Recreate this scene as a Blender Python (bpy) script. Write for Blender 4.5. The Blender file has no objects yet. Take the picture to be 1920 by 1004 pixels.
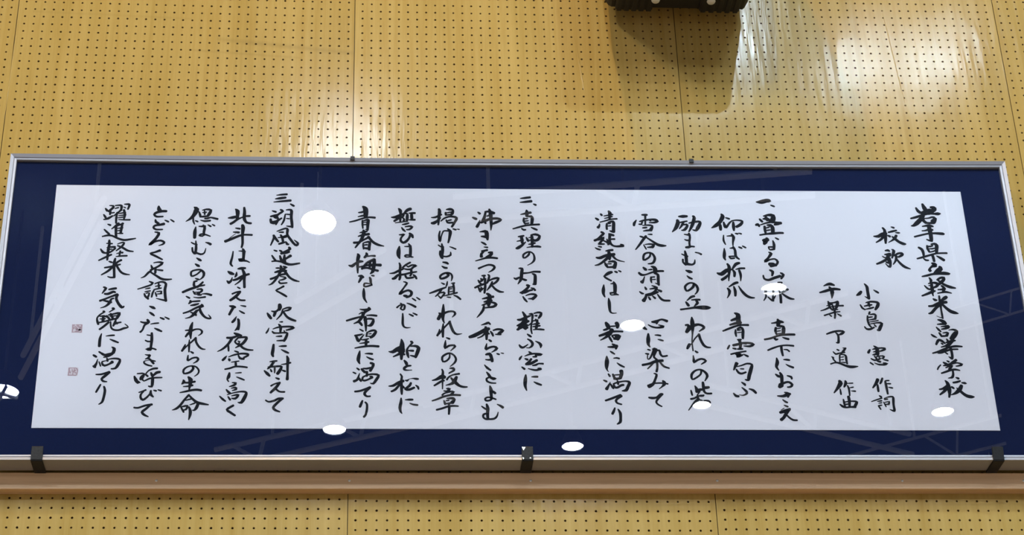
import bpy, bmesh, math, random
from mathutils import Vector, Matrix
C = bpy.context.scene
random.seed(7)

# ------------------------------------------------------------------ camera
cam_d = bpy.data.cameras.new('camera'); cam = bpy.data.objects.new('camera', cam_d)
C.collection.objects.link(cam); C.camera = cam
cam_d.sensor_fit = 'HORIZONTAL'; cam_d.sensor_width = 36.0
cam_d.lens = 3750.825 * 36.0 / 1920.0
cam_d.clip_start = 0.05; cam_d.clip_end = 200
R_ = Vector((0.99725972, -0.06875395, -0.02731196)); U_ = Vector((-0.011369, -0.50722375, 0.86173941))
F_ = R_.cross(U_) * -1
m = Matrix((R_, U_, -F_)).transposed().to_4x4()
if (F_.y < 0): m = Matrix((R_, U_, F_)).transposed().to_4x4()
m.translation = Vector((0.928442, -4.406286, -3.420371)); cam.matrix_world = m

# ------------------------------------------------------------------ world + exposure
w = bpy.data.worlds.new('world'); C.world = w; w.use_nodes = True
w.node_tree.nodes['Background'].inputs[0].default_value = (0.86, 0.93, 1.0, 1)
w.node_tree.nodes['Background'].inputs[1].default_value = 0.45
C.view_settings.view_transform = 'Standard'; C.view_settings.look = 'None'
C.view_settings.exposure = 0.40; C.view_settings.gamma = 1.0
C.view_settings.use_curve_mapping = False

# ------------------------------------------------------------------ helpers
def link(o, parent=None):
    C.collection.objects.link(o)
    if parent is not None: o.parent = parent
    return o
def mesh_obj(name, verts, faces, mat, parent=None, smooth=False):
    me = bpy.data.meshes.new(name); me.from_pydata(verts, [], faces); me.update()
    me.materials.append(mat)
    if smooth:
        for p in me.polygons: p.use_smooth = True
    return link(bpy.data.objects.new(name, me), parent)
def bm_obj(name, bm, mat, parent=None, smooth=False):
    me = bpy.data.meshes.new(name)
    bmesh.ops.recalc_face_normals(bm, faces=bm.faces)
    bm.to_mesh(me); bm.free(); me.materials.append(mat)
    if smooth:
        for p in me.polygons: p.use_smooth = True
    return link(bpy.data.objects.new(name, me), parent)
def empty(name, loc, label, cat, group=None):
    o = bpy.data.objects.new(name, None); link(o); o.location = loc; o.empty_display_size = 0.05
    return tag(o, label, cat, group)
def tag(o, label, cat, group=None):
    o['label'] = label; o['category'] = cat
    if group: o['group'] = group
    return o
def structure(o):
    o['kind'] = 'structure'; return o
def box(bm, x0, x1, y0, y1, z0, z1, bevel=0.0):
    vs = [bm.verts.new((x, y, z)) for x in (x0, x1) for y in (y0, y1) for z in (z0, z1)]
    fs = [(0,1,3,2), (4,6,7,5), (0,4,5,1), (2,3,7,6), (0,2,6,4), (1,5,7,3)]
    fc = [bm.faces.new([vs[i] for i in f]) for f in fs]
    if bevel:
        es = list({e for f in fc for e in f.edges})
        bmesh.ops.bevel(bm, geom=es, offset=bevel, segments=2, affect='EDGES', profile=0.5)
def tube(bm, a, b, r, n=10):
    a = Vector(a); b = Vector(b); d = (b - a).normalized()
    s = d.cross(Vector((0, 0, 1)))
    if s.length < 1e-4: s = Vector((1, 0, 0))
    s.normalize(); t = d.cross(s)
    r1 = [bm.verts.new(a + (s*math.cos(2*math.pi*i/n) + t*math.sin(2*math.pi*i/n))*r) for i in range(n)]
    r2 = [bm.verts.new(b + (s*math.cos(2*math.pi*i/n) + t*math.sin(2*math.pi*i/n))*r) for i in range(n)]
    for i in range(n): bm.faces.new((r1[i], r1[(i+1) % n], r2[(i+1) % n], r2[i]))
    bm.faces.new(r1); bm.faces.new(r2)
def lathe(bm, prof, cx=0, cy=0, n=32, cap=True):
    rings = []
    for r, z in prof:
        rings.append([bm.verts.new((cx + r*math.cos(2*math.pi*i/n), cy + r*math.sin(2*math.pi*i/n), z)) for i in range(n)])
    for a, b in zip(rings, rings[1:]):
        for i in range(n): bm.faces.new((a[i], a[(i+1) % n], b[(i+1) % n], b[i]))
    if cap: bm.faces.new(rings[0]); bm.faces.new(rings[-1])
def extrude_poly(bm, pts, axis, a, b):
    """closed polygon pts (p,q) extruded along axis from a to b"""
    def P(p, q, t):
        return {'x': (t, p, q), 'y': (p, t, q), 'z': (p, q, t)}[axis]
    v0 = [bm.verts.new(P(p, q, a)) for p, q in pts]; v1 = [bm.verts.new(P(p, q, b)) for p, q in pts]
    n = len(pts)
    for i in range(n): bm.faces.new((v0[i], v0[(i+1) % n], v1[(i+1) % n], v1[i]))
    bm.faces.new(v0); bm.faces.new(v1)

# ------------------------------------------------------------------ materials
class NT:
    def __init__(s, name):
        s.m = bpy.data.materials.new(name); s.m.use_nodes = True
        s.t = s.m.node_tree; s.n = s.t.nodes; s.p = s.n['Principled BSDF']; s.out = s.n['Material Output']
    def new(s, typ, **kw):
        nd = s.n.new(typ)
        for k, v in kw.items(): setattr(nd, k, v)
        return nd
    def link(s, a, b): s.t.links.new(a, b)
    def math(s, op, a, b=None, clamp=False):
        nd = s.n.new('ShaderNodeMath'); nd.operation = op; nd.use_clamp = clamp
        for i, v in enumerate((a, b)):
            if v is None: continue
            if hasattr(v, 'is_linked'): s.link(v, nd.inputs[i])
            else: nd.inputs[i].default_value = v
        return nd.outputs[0]
    def coords(s, scale, rot=(0,0,0), loc=(0,0,0)):
        tc = s.new('ShaderNodeTexCoord'); mp = s.new('ShaderNodeMapping')
        mp.inputs['Scale'].default_value = scale; mp.inputs['Rotation'].default_value = rot
        mp.inputs['Location'].default_value = loc
        s.link(tc.outputs['Object'], mp.inputs[0]); return mp.outputs[0]
    def noise(s, vec, scale, detail=4, rough=0.55, dist=0.0):
        nd = s.new('ShaderNodeTexNoise'); s.link(vec, nd.inputs['Vector'])
        nd.inputs['Scale'].default_value = scale; nd.inputs['Detail'].default_value = detail
        nd.inputs['Roughness'].default_value = rough; nd.inputs['Distortion'].default_value = dist
        return nd.outputs[0]
    def ramp(s, fac, stops):
        nd = s.new('ShaderNodeValToRGB'); e = nd.color_ramp.elements
        while len(e) < len(stops): e.new(0.5)
        for i, (p, c) in enumerate(stops):
            e[i].position = p; e[i].color = (*c, 1) if len(c) == 3 else c
        s.link(fac, nd.inputs[0]); return nd.outputs[0]
    def mix(s, fac, a, b, mode='MIX'):
        nd = s.new('ShaderNodeMix'); nd.data_type = 'RGBA'; nd.blend_type = mode
        for i, v in ((0, fac), (6, a), (7, b)):
            if hasattr(v, 'is_linked'): s.link(v, nd.inputs[i])
            else: nd.inputs[i].default_value = v if i == 0 else ((*v, 1) if len(v) == 3 else v)
        return nd.outputs[2]
    def bump(s, h, strength, dist):
        nd = s.new('ShaderNodeBump'); s.link(h, nd.inputs['Height'])
        nd.inputs['Strength'].default_value = strength; nd.inputs['Distance'].default_value = dist
        s.link(nd.outputs[0], s.p.inputs['Normal'])
    def set(s, **kw):
        for k, v in kw.items():
            i = s.p.inputs[k]
            if hasattr(v, 'is_linked'): s.link(v, i)
            else: i.default_value = (*v, 1) if isinstance(v, tuple) and len(v) == 3 else v
        return s

def plywood(name, base, seed, streak=None):
    s = NT(name)
    v = s.coords((34, 34, 1.6), loc=(seed*3.1, 0, seed*1.7))
    g1 = s.noise(v, 1.0, 5, 0.6, 0.6)
    v2 = s.coords((5.0, 5.0, 0.7), loc=(seed, 0, seed*2.3))
    g2 = s.noise(v2, 1.0, 3, 0.5, 1.2)
    v3 = s.coords((130, 130, 5), loc=(seed*7, 0, 0))
    g3 = s.noise(v3, 1.0, 3, 0.6)
    d = tuple(c*k for c, k in zip(base, (0.90, 0.86, 0.74))); l = tuple(c*k for c, k in zip(base, (1.06, 1.06, 1.08)))
    col = s.ramp(g1, [(0.30, d), (0.55, base), (0.75, l)])
    w2 = s.ramp(g2, [(0.35, (0.93, 0.92, 0.86)), (0.65, (1.04, 1.04, 1.06))])
    col = s.mix(1.0, col, w2, 'MULTIPLY')
    f3 = s.ramp(g3, [(0.35, (0.96, 0.95, 0.92)), (0.65, (1.03, 1.03, 1.03))])
    col = s.mix(1.0, col, f3, 'MULTIPLY')
    if streak:
        tc = s.new('ShaderNodeTexCoord'); sp = s.new('ShaderNodeSeparateXYZ'); s.link(tc.outputs['Object'], sp.inputs[0])
        for (xa, za, xb, zb, wd, amt) in streak:
            sl = (zb - za)/(xb - xa)
            line = s.math('SUBTRACT', sp.outputs[2], s.math('ADD', s.math('MULTIPLY', sp.outputs[0], sl), za - sl*xa))
            k = s.math('SUBTRACT', 1.0, s.math('DIVIDE', s.math('ABSOLUTE', line), wd), True)
            k = s.math('MULTIPLY', k, s.math('MULTIPLY', s.math('GREATER_THAN', sp.outputs[0], xa), s.math('LESS_THAN', sp.outputs[0], xb)))
            nz = s.noise(s.coords((14, 14, 14)), 1.0, 2)
            k = s.math('MULTIPLY', k, s.math('MULTIPLY', nz, amt*2))
            col = s.mix(k, col, tuple(c*0.5 for c in base))
    s.set(**{'Base Color': col, 'Roughness': WALL_ROUGH, 'Specular IOR Level': 0.09, 'Anisotropic': 0.0})
    hb = s.noise(s.coords((60, 60, 6), loc=(seed, 0, 0)), 1.0, 3, 0.5)
    hb2 = s.noise(s.coords((8, 8, 5), loc=(seed, 0, 4)), 1.0, 2, 0.5)
    h = s.math('ADD', s.math('MULTIPLY', hb, 0.42), hb2)
    s.bump(h, WALL_BUMP, 0.01)
    return s.m
WALL_ROUGH = 0.135; WALL_BUMP = 0.085
WOOD = (0.368, 0.260, 0.083)
mat_panel = [plywood('plywood_%d' % i, tuple(c*k for c in WOOD), i+1, st) for i, (k, st) in enumerate([
    (0.98, None), (1.0, [(0.52, -0.112, 0.93, -0.155, 0.012, 0.30), (0.45, -0.15, 0.75, -0.17, 0.006, 0.2), (0.02, -0.03, 0.45, -0.045, 0.006, 0.14)]),
    (1.02, None), (1.0, None), (1.03, None)])]
mat_edge = NT('raw_hole_edge').set(**{'Base Color': (0.16, 0.09, 0.03), 'Roughness': 0.9}).m
mat_back = NT('dark_cavity').set(**{'Base Color': (0.02, 0.014, 0.008), 'Roughness': 1.0}).m

s = NT('rail_wood')
g = s.noise(s.coords((1.2, 30, 55)), 1.0, 5, 0.6, 0.7)
col = s.ramp(g, [(0.3, (0.51, 0.345, 0.20)), (0.55, (0.64, 0.445, 0.272)), (0.78, (0.71, 0.51, 0.325))])
s.set(**{'Base Color': col, 'Roughness': 0.5}); s.bump(g, 0.08, 0.01); mat_rail = s.m

s = NT('aluminium')
g = s.noise(s.coords((3, 60, 60)), 1.0, 3)
s.set(**{'Base Color': (0.285, 0.295, 0.335), 'Metallic': 0.5, 'Roughness': s.math('ADD', s.math('MULTIPLY', g, 0.12), 0.46)}); mat_alu = s.m

s = NT('navy_mat')
g = s.noise(s.coords((1, 1, 1)), 260, 4, 0.7)
col = s.ramp(g, [(0.3, (0.0042, 0.0105, 0.052)), (0.7, (0.0058, 0.0140, 0.068))])
s.set(**{'Base Color': col, 'Roughness': 0.95, 'Specular IOR Level': 0.15}); s.bump(g, 0.1, 0.002); mat_navy = s.m

s = NT('white_paper')
g = s.noise(s.coords((1, 1, 1)), 140, 5, 0.7)
col = s.ramp(g, [(0.3, (0.81, 0.812, 0.90)), (0.7, (0.83, 0.832, 0.92))])
s.set(**{'Base Color': col, 'Roughness': 0.9, 'Specular IOR Level': 0.2}); mat_paper = s.m

s = NT('sumi_ink')
g = s.noise(s.coords((1, 1, 1)), 60, 4, 0.6)
col = s.ramp(g, [(0.3, (0.002, 0.003, 0.008)), (0.75, (0.008, 0.010, 0.018))])
s.set(**{'Base Color': col, 'Roughness': 0.75, 'Specular IOR Level': 0.2}); mat_ink = s.m
s = NT('seal_ink')
g = s.noise(s.coords((1, 1, 1)), 160, 3)
col = s.ramp(g, [(0.3, (0.40, 0.28, 0.33)), (0.7, (0.52, 0.38, 0.43))])
s.set(**{'Base Color': col, 'Roughness': 0.9}); mat_seal = s.m
mat_seal_ground = NT('seal_ground').set(**{'Base Color': (0.72, 0.67, 0.74), 'Roughness': 0.9}).m

# pane: clear with a Fresnel reflection
s = NT('pane_glass'); s.n.remove(s.p)
fr = s.new('ShaderNodeFresnel'); fr.inputs[0].default_value = 1.46
tr = s.new('ShaderNodeBsdfTransparent'); tr.inputs[0].default_value = (0.985, 0.99, 0.99, 1)
gl = s.new('ShaderNodeBsdfGlossy'); gl.inputs['Roughness'].default_value = 0.0
mx = s.new('ShaderNodeMixShader'); s.link(fr.outputs[0], mx.inputs[0]); s.link(tr.outputs[0], mx.inputs[1]); s.link(gl.outputs[0], mx.inputs[2])
s.link(mx.outputs[0], s.out.inputs[0]); mat_glass = s.m

s = NT('black_steel'); g = s.noise(s.coords((1, 1, 1)), 220, 4)
s.set(**{'Base Color': s.ramp(g, [(0.3, (0.004, 0.0045, 0.006)), (0.75, (0.012, 0.0135, 0.016))]), 'Roughness': 0.5, 'Specular IOR Level': 0.2}); s.bump(g, 0.15, 0.003); mat_bracket = s.m
mat_worn = NT('bare_steel').set(**{'Base Color': (0.75, 0.75, 0.73), 'Metallic': 0.9, 'Roughness': 0.35}).m
s = NT('black_plastic'); g = s.noise(s.coords((1, 1, 1)), 300, 3)
s.set(**{'Base Color': s.ramp(g, [(0.3, (0.006, 0.005, 0.0045)), (0.75, (0.011, 0.009, 0.008))]), 'Roughness': 0.6}); s.bump(g, 0.2, 0.002); mat_plastic = s.m
mat_white_plastic = NT('pale_rubber').set(**{'Base Color': (0.7, 0.72, 0.68), 'Roughness': 0.4}).m
mat_grille = NT('grille_steel').set(**{'Base Color': (0.02, 0.02, 0.02), 'Metallic': 0.6, 'Roughness': 0.5}).m

s = NT('hall_floor'); g = s.noise(s.coords((1.5, 14, 1)), 1.0, 4)
s.set(**{'Base Color': s.ramp(g, [(0.3, (0.20, 0.125, 0.065)), (0.7, (0.27, 0.17, 0.09))]), 'Roughness': 0.3}); mat_floor = s.m
s = NT('hall_ceiling'); g = s.noise(s.coords((1, 1, 1)), 0.7, 3)
s.set(**{'Base Color': s.ramp(g, [(0.3, (0.06, 0.085, 0.12)), (0.7, (0.08, 0.11, 0.15))]), 'Roughness': 0.9}); mat_ceil = s.m
mat_truss = NT('painted_steel').set(**{'Base Color': (0.92, 0.95, 0.97), 'Roughness': 0.5}).m
mat_housing = NT('lamp_housing').set(**{'Base Color': (0.25, 0.26, 0.27), 'Metallic': 0.4, 'Roughness': 0.5}).m
def emit(name, col, st):
    s = NT(name); s.n.remove(s.p); e = s.new('ShaderNodeEmission')
    e.inputs[0].default_value = (*col, 1); e.inputs[1].default_value = st
    s.link(e.outputs[0], s.out.inputs[0]); return s.m

# ------------------------------------------------------------------ hall: floor, ceiling, lamps, trusses
bm = bmesh.new(); box(bm, -14, 18, -26, 0.3, -5.2, -5.0); structure(bm_obj('floor', bm, mat_floor))
bm = bmesh.new(); box(bm, -14, 18, -26, 0.3, 6.2, 6.4); structure(bm_obj('ceiling', bm, mat_ceil))

COOL = emit('lamp_lens_cool', (0.87, 0.94, 1.0), 1420)
DAY = emit('lamp_lens_daylight', (0.70, 0.88, 1.0), 5600)
DAY_SOFT = emit('lamp_lens_daylight_soft', (0.70, 0.88, 1.0), 2500)
WARM = emit('lamp_lens_warm', (1.0, 0.60, 0.20), 10000)
WARM_SOFT = emit('lamp_lens_warm_soft', (1.0, 0.62, 0.22), 5600)
FILL_LEFT = emit('fill_lens_left', (0.86, 0.93, 1.0), 1900)  # emission for the two added fill lamps, out of view
def ceiling_light(x, y, z, r, mat, label, bars=False, tilt=0.0):
    t = empty('ceiling_light', (x, y, z), label, 'ceiling light', 'round lamps hanging from the hall ceiling'); t.rotation_euler.x = tilt
    bm = bmesh.new(); lathe(bm, [(r*0.985, -0.001), (r*0.985, 0.006)], n=40); bm_obj('lens', bm, mat, t)
    bm = bmesh.new(); lathe(bm, [(r*0.99, -0.012), (r*1.05, -0.012), (r*1.05, 0.02), (r*0.6, 0.14), (0.05, 0.18), (0.05, 0.012), (r*0.99, 0.012), (r*0.99, -0.012)], n=40, cap=False)
    bm_obj('housing', bm, mat_housing, t, smooth=False)
    bm = bmesh.new(); tube(bm, (0, 0, 0.17), (0, 0, 6.2 - z), 0.012); bm_obj('suspension_rod', bm, mat_housing, t)
    if bars:
        for dx, dy in bars:
            bm = bmesh.new(); tube(bm, (-dx*r*1.04, -dy*r*1.04, -0.03), (dx*r*1.04, dy*r*1.04, -0.03), r*0.13); bm_obj('guard_bar', bm, mat_housing, t)
    return t
H = 4.4
ceiling_light(0.58, -8.39, H, 0.128, COOL, 'round ceiling lamp mirrored as the biggest white oval, upper left on the paper', tilt=0.24)
ceiling_light(0.67, -11.89, H, 0.102, COOL, 'round ceiling lamp mirrored on the lower paper edge left of centre')
ceiling_light(2.83, -12.21, H, 0.097, COOL, 'round ceiling lamp mirrored in the navy mat just right of the middle bracket')
ceiling_light(3.10, -9.92, H, 0.098, COOL, 'round ceiling lamp mirrored on the paper between two columns at mid height')
ceiling_light(3.89, -11.36, H, 0.078, COOL, 'round ceiling lamp mirrored over the foot of the third column of the first verse')
ceiling_light(6.07, -11.46, H, 0.096, COOL, 'round ceiling lamp mirrored at the lower right of the paper under the title')
ceiling_light(-2.13, -11.18, H, 0.135, COOL, 'round ceiling lamp behind a guard, mirrored in the navy mat at the left', bars=[(0.35, 0.93), (0.8, -0.6)])
ceiling_light(4.15, -9.30, H, 0.098, COOL, 'round ceiling lamp crossed by a bar, mirrored over the first column of the first verse', bars=[(1.0, 0.0)])
ceiling_light(3.12, -5.86, H, 0.07, DAY, 'round ceiling lamp mirrored as the glare beside the speaker shadow')
ceiling_light(4.18, -6.15, H, 0.06, DAY_SOFT, 'round ceiling lamp mirrored as the left half of the broad glare at the upper right')
ceiling_light(4.68, -6.10, H, 0.06, DAY_SOFT, 'added twin lamp that widens the broad glare at the upper right')  # twin of the lamp before it, added to stretch the glare sideways
ceiling_light(0.79, -7.25, H, 0.105, COOL, 'round ceiling lamp mirrored as the faint glare above the left top clip')
ceiling_light(-2.72, -6.40, H, 0.06, WARM_SOFT, 'round warm ceiling lamp to the left that throws the speaker shadow rightward')
ceiling_light(0.89, -1.80, H, 0.04, WARM, 'small warm ceiling lamp nearest the wall, high above the frame')
ceiling_light(-3.6, -7.4, H, 0.13, FILL_LEFT, 'added fill lamp off to the left, nearer the wall of the two there')  # this and the next are added fill for the dim left side
ceiling_light(-4.6, -11.4, H, 0.13, FILL_LEFT, 'added fill lamp off to the left, farther from the wall')

def roof_truss(label, members):
    t = empty('roof_truss', members[0][1], label, 'roof truss', 'white steel roof trusses')
    o = Vector(members[0][1])
    for nm, a, b, r in members:
        bm = bmesh.new(); tube(bm, Vector(a) - o, Vector(b) - o, r, 8); bm_obj(nm, bm, mat_truss, t)
def lattice(ap, d, l0, l1, label, dh=0.22, r=0.022, webs=None):
    ap = Vector(ap); d = Vector((d[0], d[1], 0)).normalized(); up = Vector((0, 0, dh))
    mem = [('bottom_chord', ap - d*l0, ap + d*l1, r*1.25), ('top_chord', ap - d*l0 + up, ap + d*l1 + up, r*1.25)]
    n = int((l0 + l1)/0.9)
    for k in range(-20, 21):
        c = ap + d*(k*1.1)
        if -l0 < k*1.1 - 0.3 and k*1.1 + 0.3 < l1:
            mem.append(('web', c, c - d*0.30 + up, r*0.9)); mem.append(('web', c, c + d*0.05 + up, r*0.9))
    for k in (-0.8, 0.8):
        c = ap + d*k*min(l0, l1) + up
        mem.append(('hanger', c, (c.x, c.y, 6.2), 0.015))
    roof_truss(label, mem)
lattice((2.85, -11.81, 4.8), (0.95, 0.59), 1.6, 2.6, 'white lattice truss mirrored as the slanting bar at mid height right of centre')
lattice((2.99, -8.77, 4.8), (0.94, 0.15), 1.4, 1.4, 'white lattice truss mirrored along the top paper edge right of centre')
lattice((0.44, -10.57, 4.8), (0.40, 0.48), 0.15, 1.0, 'white lattice truss mirrored between the second and third verses')
lattice((6.73, -13.24, 4.8), (0.61, 0.44), 1.2, 0.5, 'white lattice truss mirrored in the navy mat at the lower right', 0.3, 0.014)
lattice((6.44, -10.40, 4.8), (0.28, 0.21), 0.5, 0.8, 'white lattice truss mirrored in the navy mat at the right side', 0.22, 0.009)
lattice((0.9, -12.9, 4.8), (0.95, 0.50), 1.6, 1.2, 'white lattice truss mirrored in the navy mat at the lower left')
lattice((5.2, -12.7, 4.8), (0.95, -0.45), 1.2, 1.2, 'white lattice truss mirrored in the navy mat below the first verse')
lattice((-1.6, -10.4, 4.8), (0.3, 0.8), 1.4, 1.4, 'white lattice truss mirrored in the navy mat at the far left')

# ------------------------------------------------------------------ perforated plywood wall
bm = bmesh.new(); box(bm, -2.3, 5.2, 0.0125, 0.10, -2.6, 1.3)
wall = structure(bm_obj('wall_back', bm, mat_back))
PIT = 0.025; HR = 0.0029; NS = 8
def perforated(X0, Z0, ncol, r0, r1, xa, xb, za, zb, slope, mat):
    """plywood sheet with real holes; X0,Z0 = centre of hole (col 0,row 0), rows r0..r1 go downward"""
    nr = r1 - r0 + 1
    xs = [xa] + [X0 + (c - 0.5)*PIT for c in range(ncol + 1)] + [xb]
    zs = [zb] + [Z0 - (r - 0.5)*PIT for r in range(r0, r1 + 2)] + [za]
    V = []; Fc = []; mi = []
    zz = lambda x, z: z + slope*(x - X0)
    W = len(xs)
    for j, z in enumerate(zs):
        edge = j in (0, len(zs) - 1)
        for x in xs: V.append((x, 0.0, z if edge else zz(x, z)))
    for j in range(len(zs) - 1):
        for i in range(W - 1):
            a, b, c, d = j*W + i, j*W + i + 1, (j+1)*W + i + 1, (j+1)*W + i     # tl tr br bl
            if 0 < j < len(zs) - 2 and 0 < i < W - 2:
                cx = X0 + (i - 1)*PIT; cz = zz(cx, Z0 - (r0 + j - 1)*PIT)
                k0 = len(V)
                rr = HR*random.uniform(0.9, 1.08)
                for q in range(NS):
                    an = math.pi/8 + q*math.pi/4
                    V.append((cx + rr*math.cos(an), 0.0, cz + rr*math.sin(an)))
                for q in range(NS):
                    an = math.pi/8 + q*math.pi/4
                    V.append((cx + rr*math.cos(an), 0.007, cz + rr*math.sin(an)))
                R = lambda q: k0 + (q % NS)
                # sides: right (q 7,0) top (1,2) left (3,4) bottom (5,6)
                for f in ((b, c, R(7), R(0)), (a, b, R(1), R(2)), (d, a, R(3), R(4)), (c, d, R(5), R(6)),
                          (b, R(0), R(1)), (a, R(2), R(3)), (d, R(4), R(5)), (c, R(6), R(7))):
                    Fc.append(f); mi.append(0)
                for q in range(NS):
                    Fc.append((R(q), R(q+1), k0 + NS + (q+1) % NS, k0 + NS + q)); mi.append(1)
            else:
                Fc.append((a, b, c, d)); mi.append(0)
    # rim
    ring = [0*W + i for i in range(W)] + [j*W + W - 1 for j in range(1, len(zs))] + [(len(zs)-1)*W + i for i in range(W-2, -1, -1)] + [j*W for j in range(len(zs)-2, 0, -1)]
    k0 = len(V)
    for v in ring: V.append((V[v][0], 0.009, V[v][2]))
    n = len(ring)
    for i in range(n): Fc.append((ring[i], ring[(i+1) % n], k0 + (i+1) % n, k0 + i)); mi.append(1)
    me = bpy.data.meshes.new('plywood_panel'); me.from_pydata(V, [], Fc); me.update()
    me.materials.append(mat); me.materials.append(mat_edge)
    me.polygons.foreach_set('material_index', mi)
    bm = bmesh.new(); bm.from_mesh(me); bmesh.ops.recalc_face_normals(bm, faces=bm.faces)
    # make the front face look to -y
    f = next(f for f in bm.faces if abs(f.normal.y) > 0.9 and len(f.verts) == 4)
    if f.normal.y > 0: bmesh.ops.reverse_faces(bm, faces=bm.faces)
    bm.to_mesh(me); bm.free()
    return link(bpy.data.objects.new('plywood_panel', me), wall)
G = 0.0009
SE = [-0.932, -0.0205, 0.8918, 1.7782, 2.6945, 3.612]
SPLIT = -1.10
up = [(-0.9137, -0.0133, 36, -0.006), (0.0, 0.0028, 36, -0.0062), (0.9129, 0.0180, 35, 0.001), (1.7979, 0.0526, 36, 0.0088), (2.7108, 0.0734, 36, 0.010)]
for i, (X0, Z0, nc, sl) in enumerate(up):
    perforated(X0, Z0, nc, -10, 43, SE[i] + G, SE[i+1] - G, SPLIT + G, 0.45, sl, mat_panel[i])
dn = [(-0.9137, -1.4687, 36, -0.001), (-0.0019, -1.4683, 36, -0.0015), (0.9118, -1.4735, 35, 0.0), (1.7985, -1.4699, 36, 0.0), (2.7108, -1.4699, 36, 0.0)]
SD = [-0.932, -0.0205, 0.8932, 1.7788, 2.6945, 3.612]
for i, (X0, Z0, nc, sl) in enumerate(dn):
    perforated(X0, Z0, nc, -13, 18, SD[i] + G, SD[i+1] - G, -2.0, SPLIT - G, sl, mat_panel[i])
# raised veneer seams
def ridge(a, b, wd, h, mat):
    a = Vector((a[0], 0, a[1])); b = Vector((b[0], 0, b[1])); d = (b - a).normalized(); s = Vector((d.z, 0, -d.x))
    V = []; F = []
    N = 8
    for i in range(N + 1):
        t = i/N; p = a.lerp(b, t); k = math.sin(math.pi*min(1, max(0.02, t)))**0.5
        V += [p - s*wd*k + Vector((0, 0.0004, 0)), p + Vector((0, -h*k, 0)), p + s*wd*k + Vector((0, 0.0004, 0))]
    for i in range(N):
        for j in range(2): F.append((i*3 + j, i*3 + j + 1, i*3 + j + 4, i*3 + j + 3))
    mesh_obj('veneer_ridge', V, F, mat, wall, True)
ridge((2.372, 0.05), (2.399, -0.305), 0.0020, 0.0022, mat_panel[3])
ridge((1.4965, -0.075), (1.5175, -0.285), 0.0032, 0.0018, mat_panel[2])
ridge((-0.0150, 0.01), (-0.0225, -0.40), 0.0020, 0.0016, mat_panel[1])

# ------------------------------------------------------------------ wooden rail
def rz(x): return -1.4155 + 0.0036*(x - 0.2)
bm = bmesh.new()
prof = [(0.0, -0.0425), (-0.029, -0.0425), (-0.030, -0.0415), (-0.030, -0.0015), (-0.0285, 0.0), (0.0, 0.0)]
xsr = [-2.0 + 0.25*i for i in range(29)]
rows = [[bm.verts.new((x, y, rz(x) + z)) for y, z in prof] for x in xsr]
for a, b in zip(rows, rows[1:]):
    for i in range(len(prof)): bm.faces.new((a[i], a[(i+1) % 6], b[(i+1) % 6], b[i]))
bm.faces.new(rows[0]); bm.faces.new(rows[-1])
rail = structure(bm_obj('trim_1', bm, mat_rail))
for x in (0.4413, 0.8962, 1.3294, 1.7816, 2.2362, 2.5375):
    bm = bmesh.new(); z = rz(x) - 0.0215
    lathe(bm, [(0.0032, 0.0), (0.0032, 0.0006), (0.0022, 0.0013), (0.0006, 0.0009)], n=14)
    bmesh.ops.rotate(bm, verts=bm.verts, cent=(0, 0, 0), matrix=Matrix.Rotation(math.pi/2, 3, 'X'))
    bmesh.ops.translate(bm, verts=bm.verts, vec=(x, -0.0300, z)); bm_obj('screw', bm, mat_worn, rail, True)

# ------------------------------------------------------------------ framed calligraphy
FX0, FX1 = 0.0257, 2.6115
def ztop(x):      # the long top rail sags a little
    x0, x1, x2 = 0.0268, 0.895, 2.603; a, b, c = -0.5578, -0.5552, -0.5345
    return a*(x-x1)*(x-x2)/((x0-x1)*(x0-x2)) + b*(x-x0)*(x-x2)/((x1-x0)*(x1-x2)) + c*(x-x0)*(x-x1)/((x2-x0)*(x2-x1))
def zbot(x): return -1.4145 + 0.0045*(x - 0.1585)
YF = -0.095
frame = empty('framed_calligraphy', (1.318, -0.06, -1.41),
              'long aluminium framed school song in black brush writing on white paper with a navy mat', 'framed calligraphy')
frame_off = -Vector((1.318, -0.06, -1.41))
def fchild(o):
    o.parent = frame; o.location = frame_off; return o
# profile: (inset from outer edge, y)
PROF = [(0.0005, -0.0365), (0.0, -0.0945), (0.0006, -0.0965), (0.0085, -0.0930), (0.0092, -0.0925), (0.0096, -0.0905), (0.0108, -0.0905), (0.0112, -0.0922), (0.0155, -0.0912), (0.0160, -0.0905), (0.0160, -0.0818), (0.0155, -0.0365)]
def rail_mesh(name, path, inward, pts_fn):
    bm = bmesh.new(); rows = []
    for k, p in enumerate(path):
        rows.append([bm.verts.new(pts_fn(p, ins, y, k)) for ins, y in PROF])
    n = len(PROF)
    for a, b in zip(rows, rows[1:]):
        for i in range(n): bm.faces.new((a[i], a[(i+1) % n], b[(i+1) % n], b[i]))
    bm.faces.new(rows[0]); bm.faces.new(rows[-1])
    return fchild(bm_obj(name, bm, mat_alu))
NX = 24
ts = [i/NX for i in range(NX + 1)]
xat = lambda t, ins: FX0 + ins + t*(FX1 - FX0 - 2*ins)
rail_mesh('frame_rail', ts, 1, lambda t, ins, y, k: (xat(t, ins), y, ztop(xat(t, ins)) - ins))
rail_mesh('frame_rail', ts, 1, lambda t, ins, y, k: (xat(t, ins), y, zbot(xat(t, ins)) + ins))
def side(x, sg):
    return lambda t, ins, y, k: (x + sg*ins, y, (zbot(x) + ins) + t*((ztop(x) - ins) - (zbot(x) + ins)))
rail_mesh('frame_rail', [0, 1], 1, side(FX0, 1)); rail_mesh('frame_rail', [0, 1], 1, side(FX1, -1))
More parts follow.
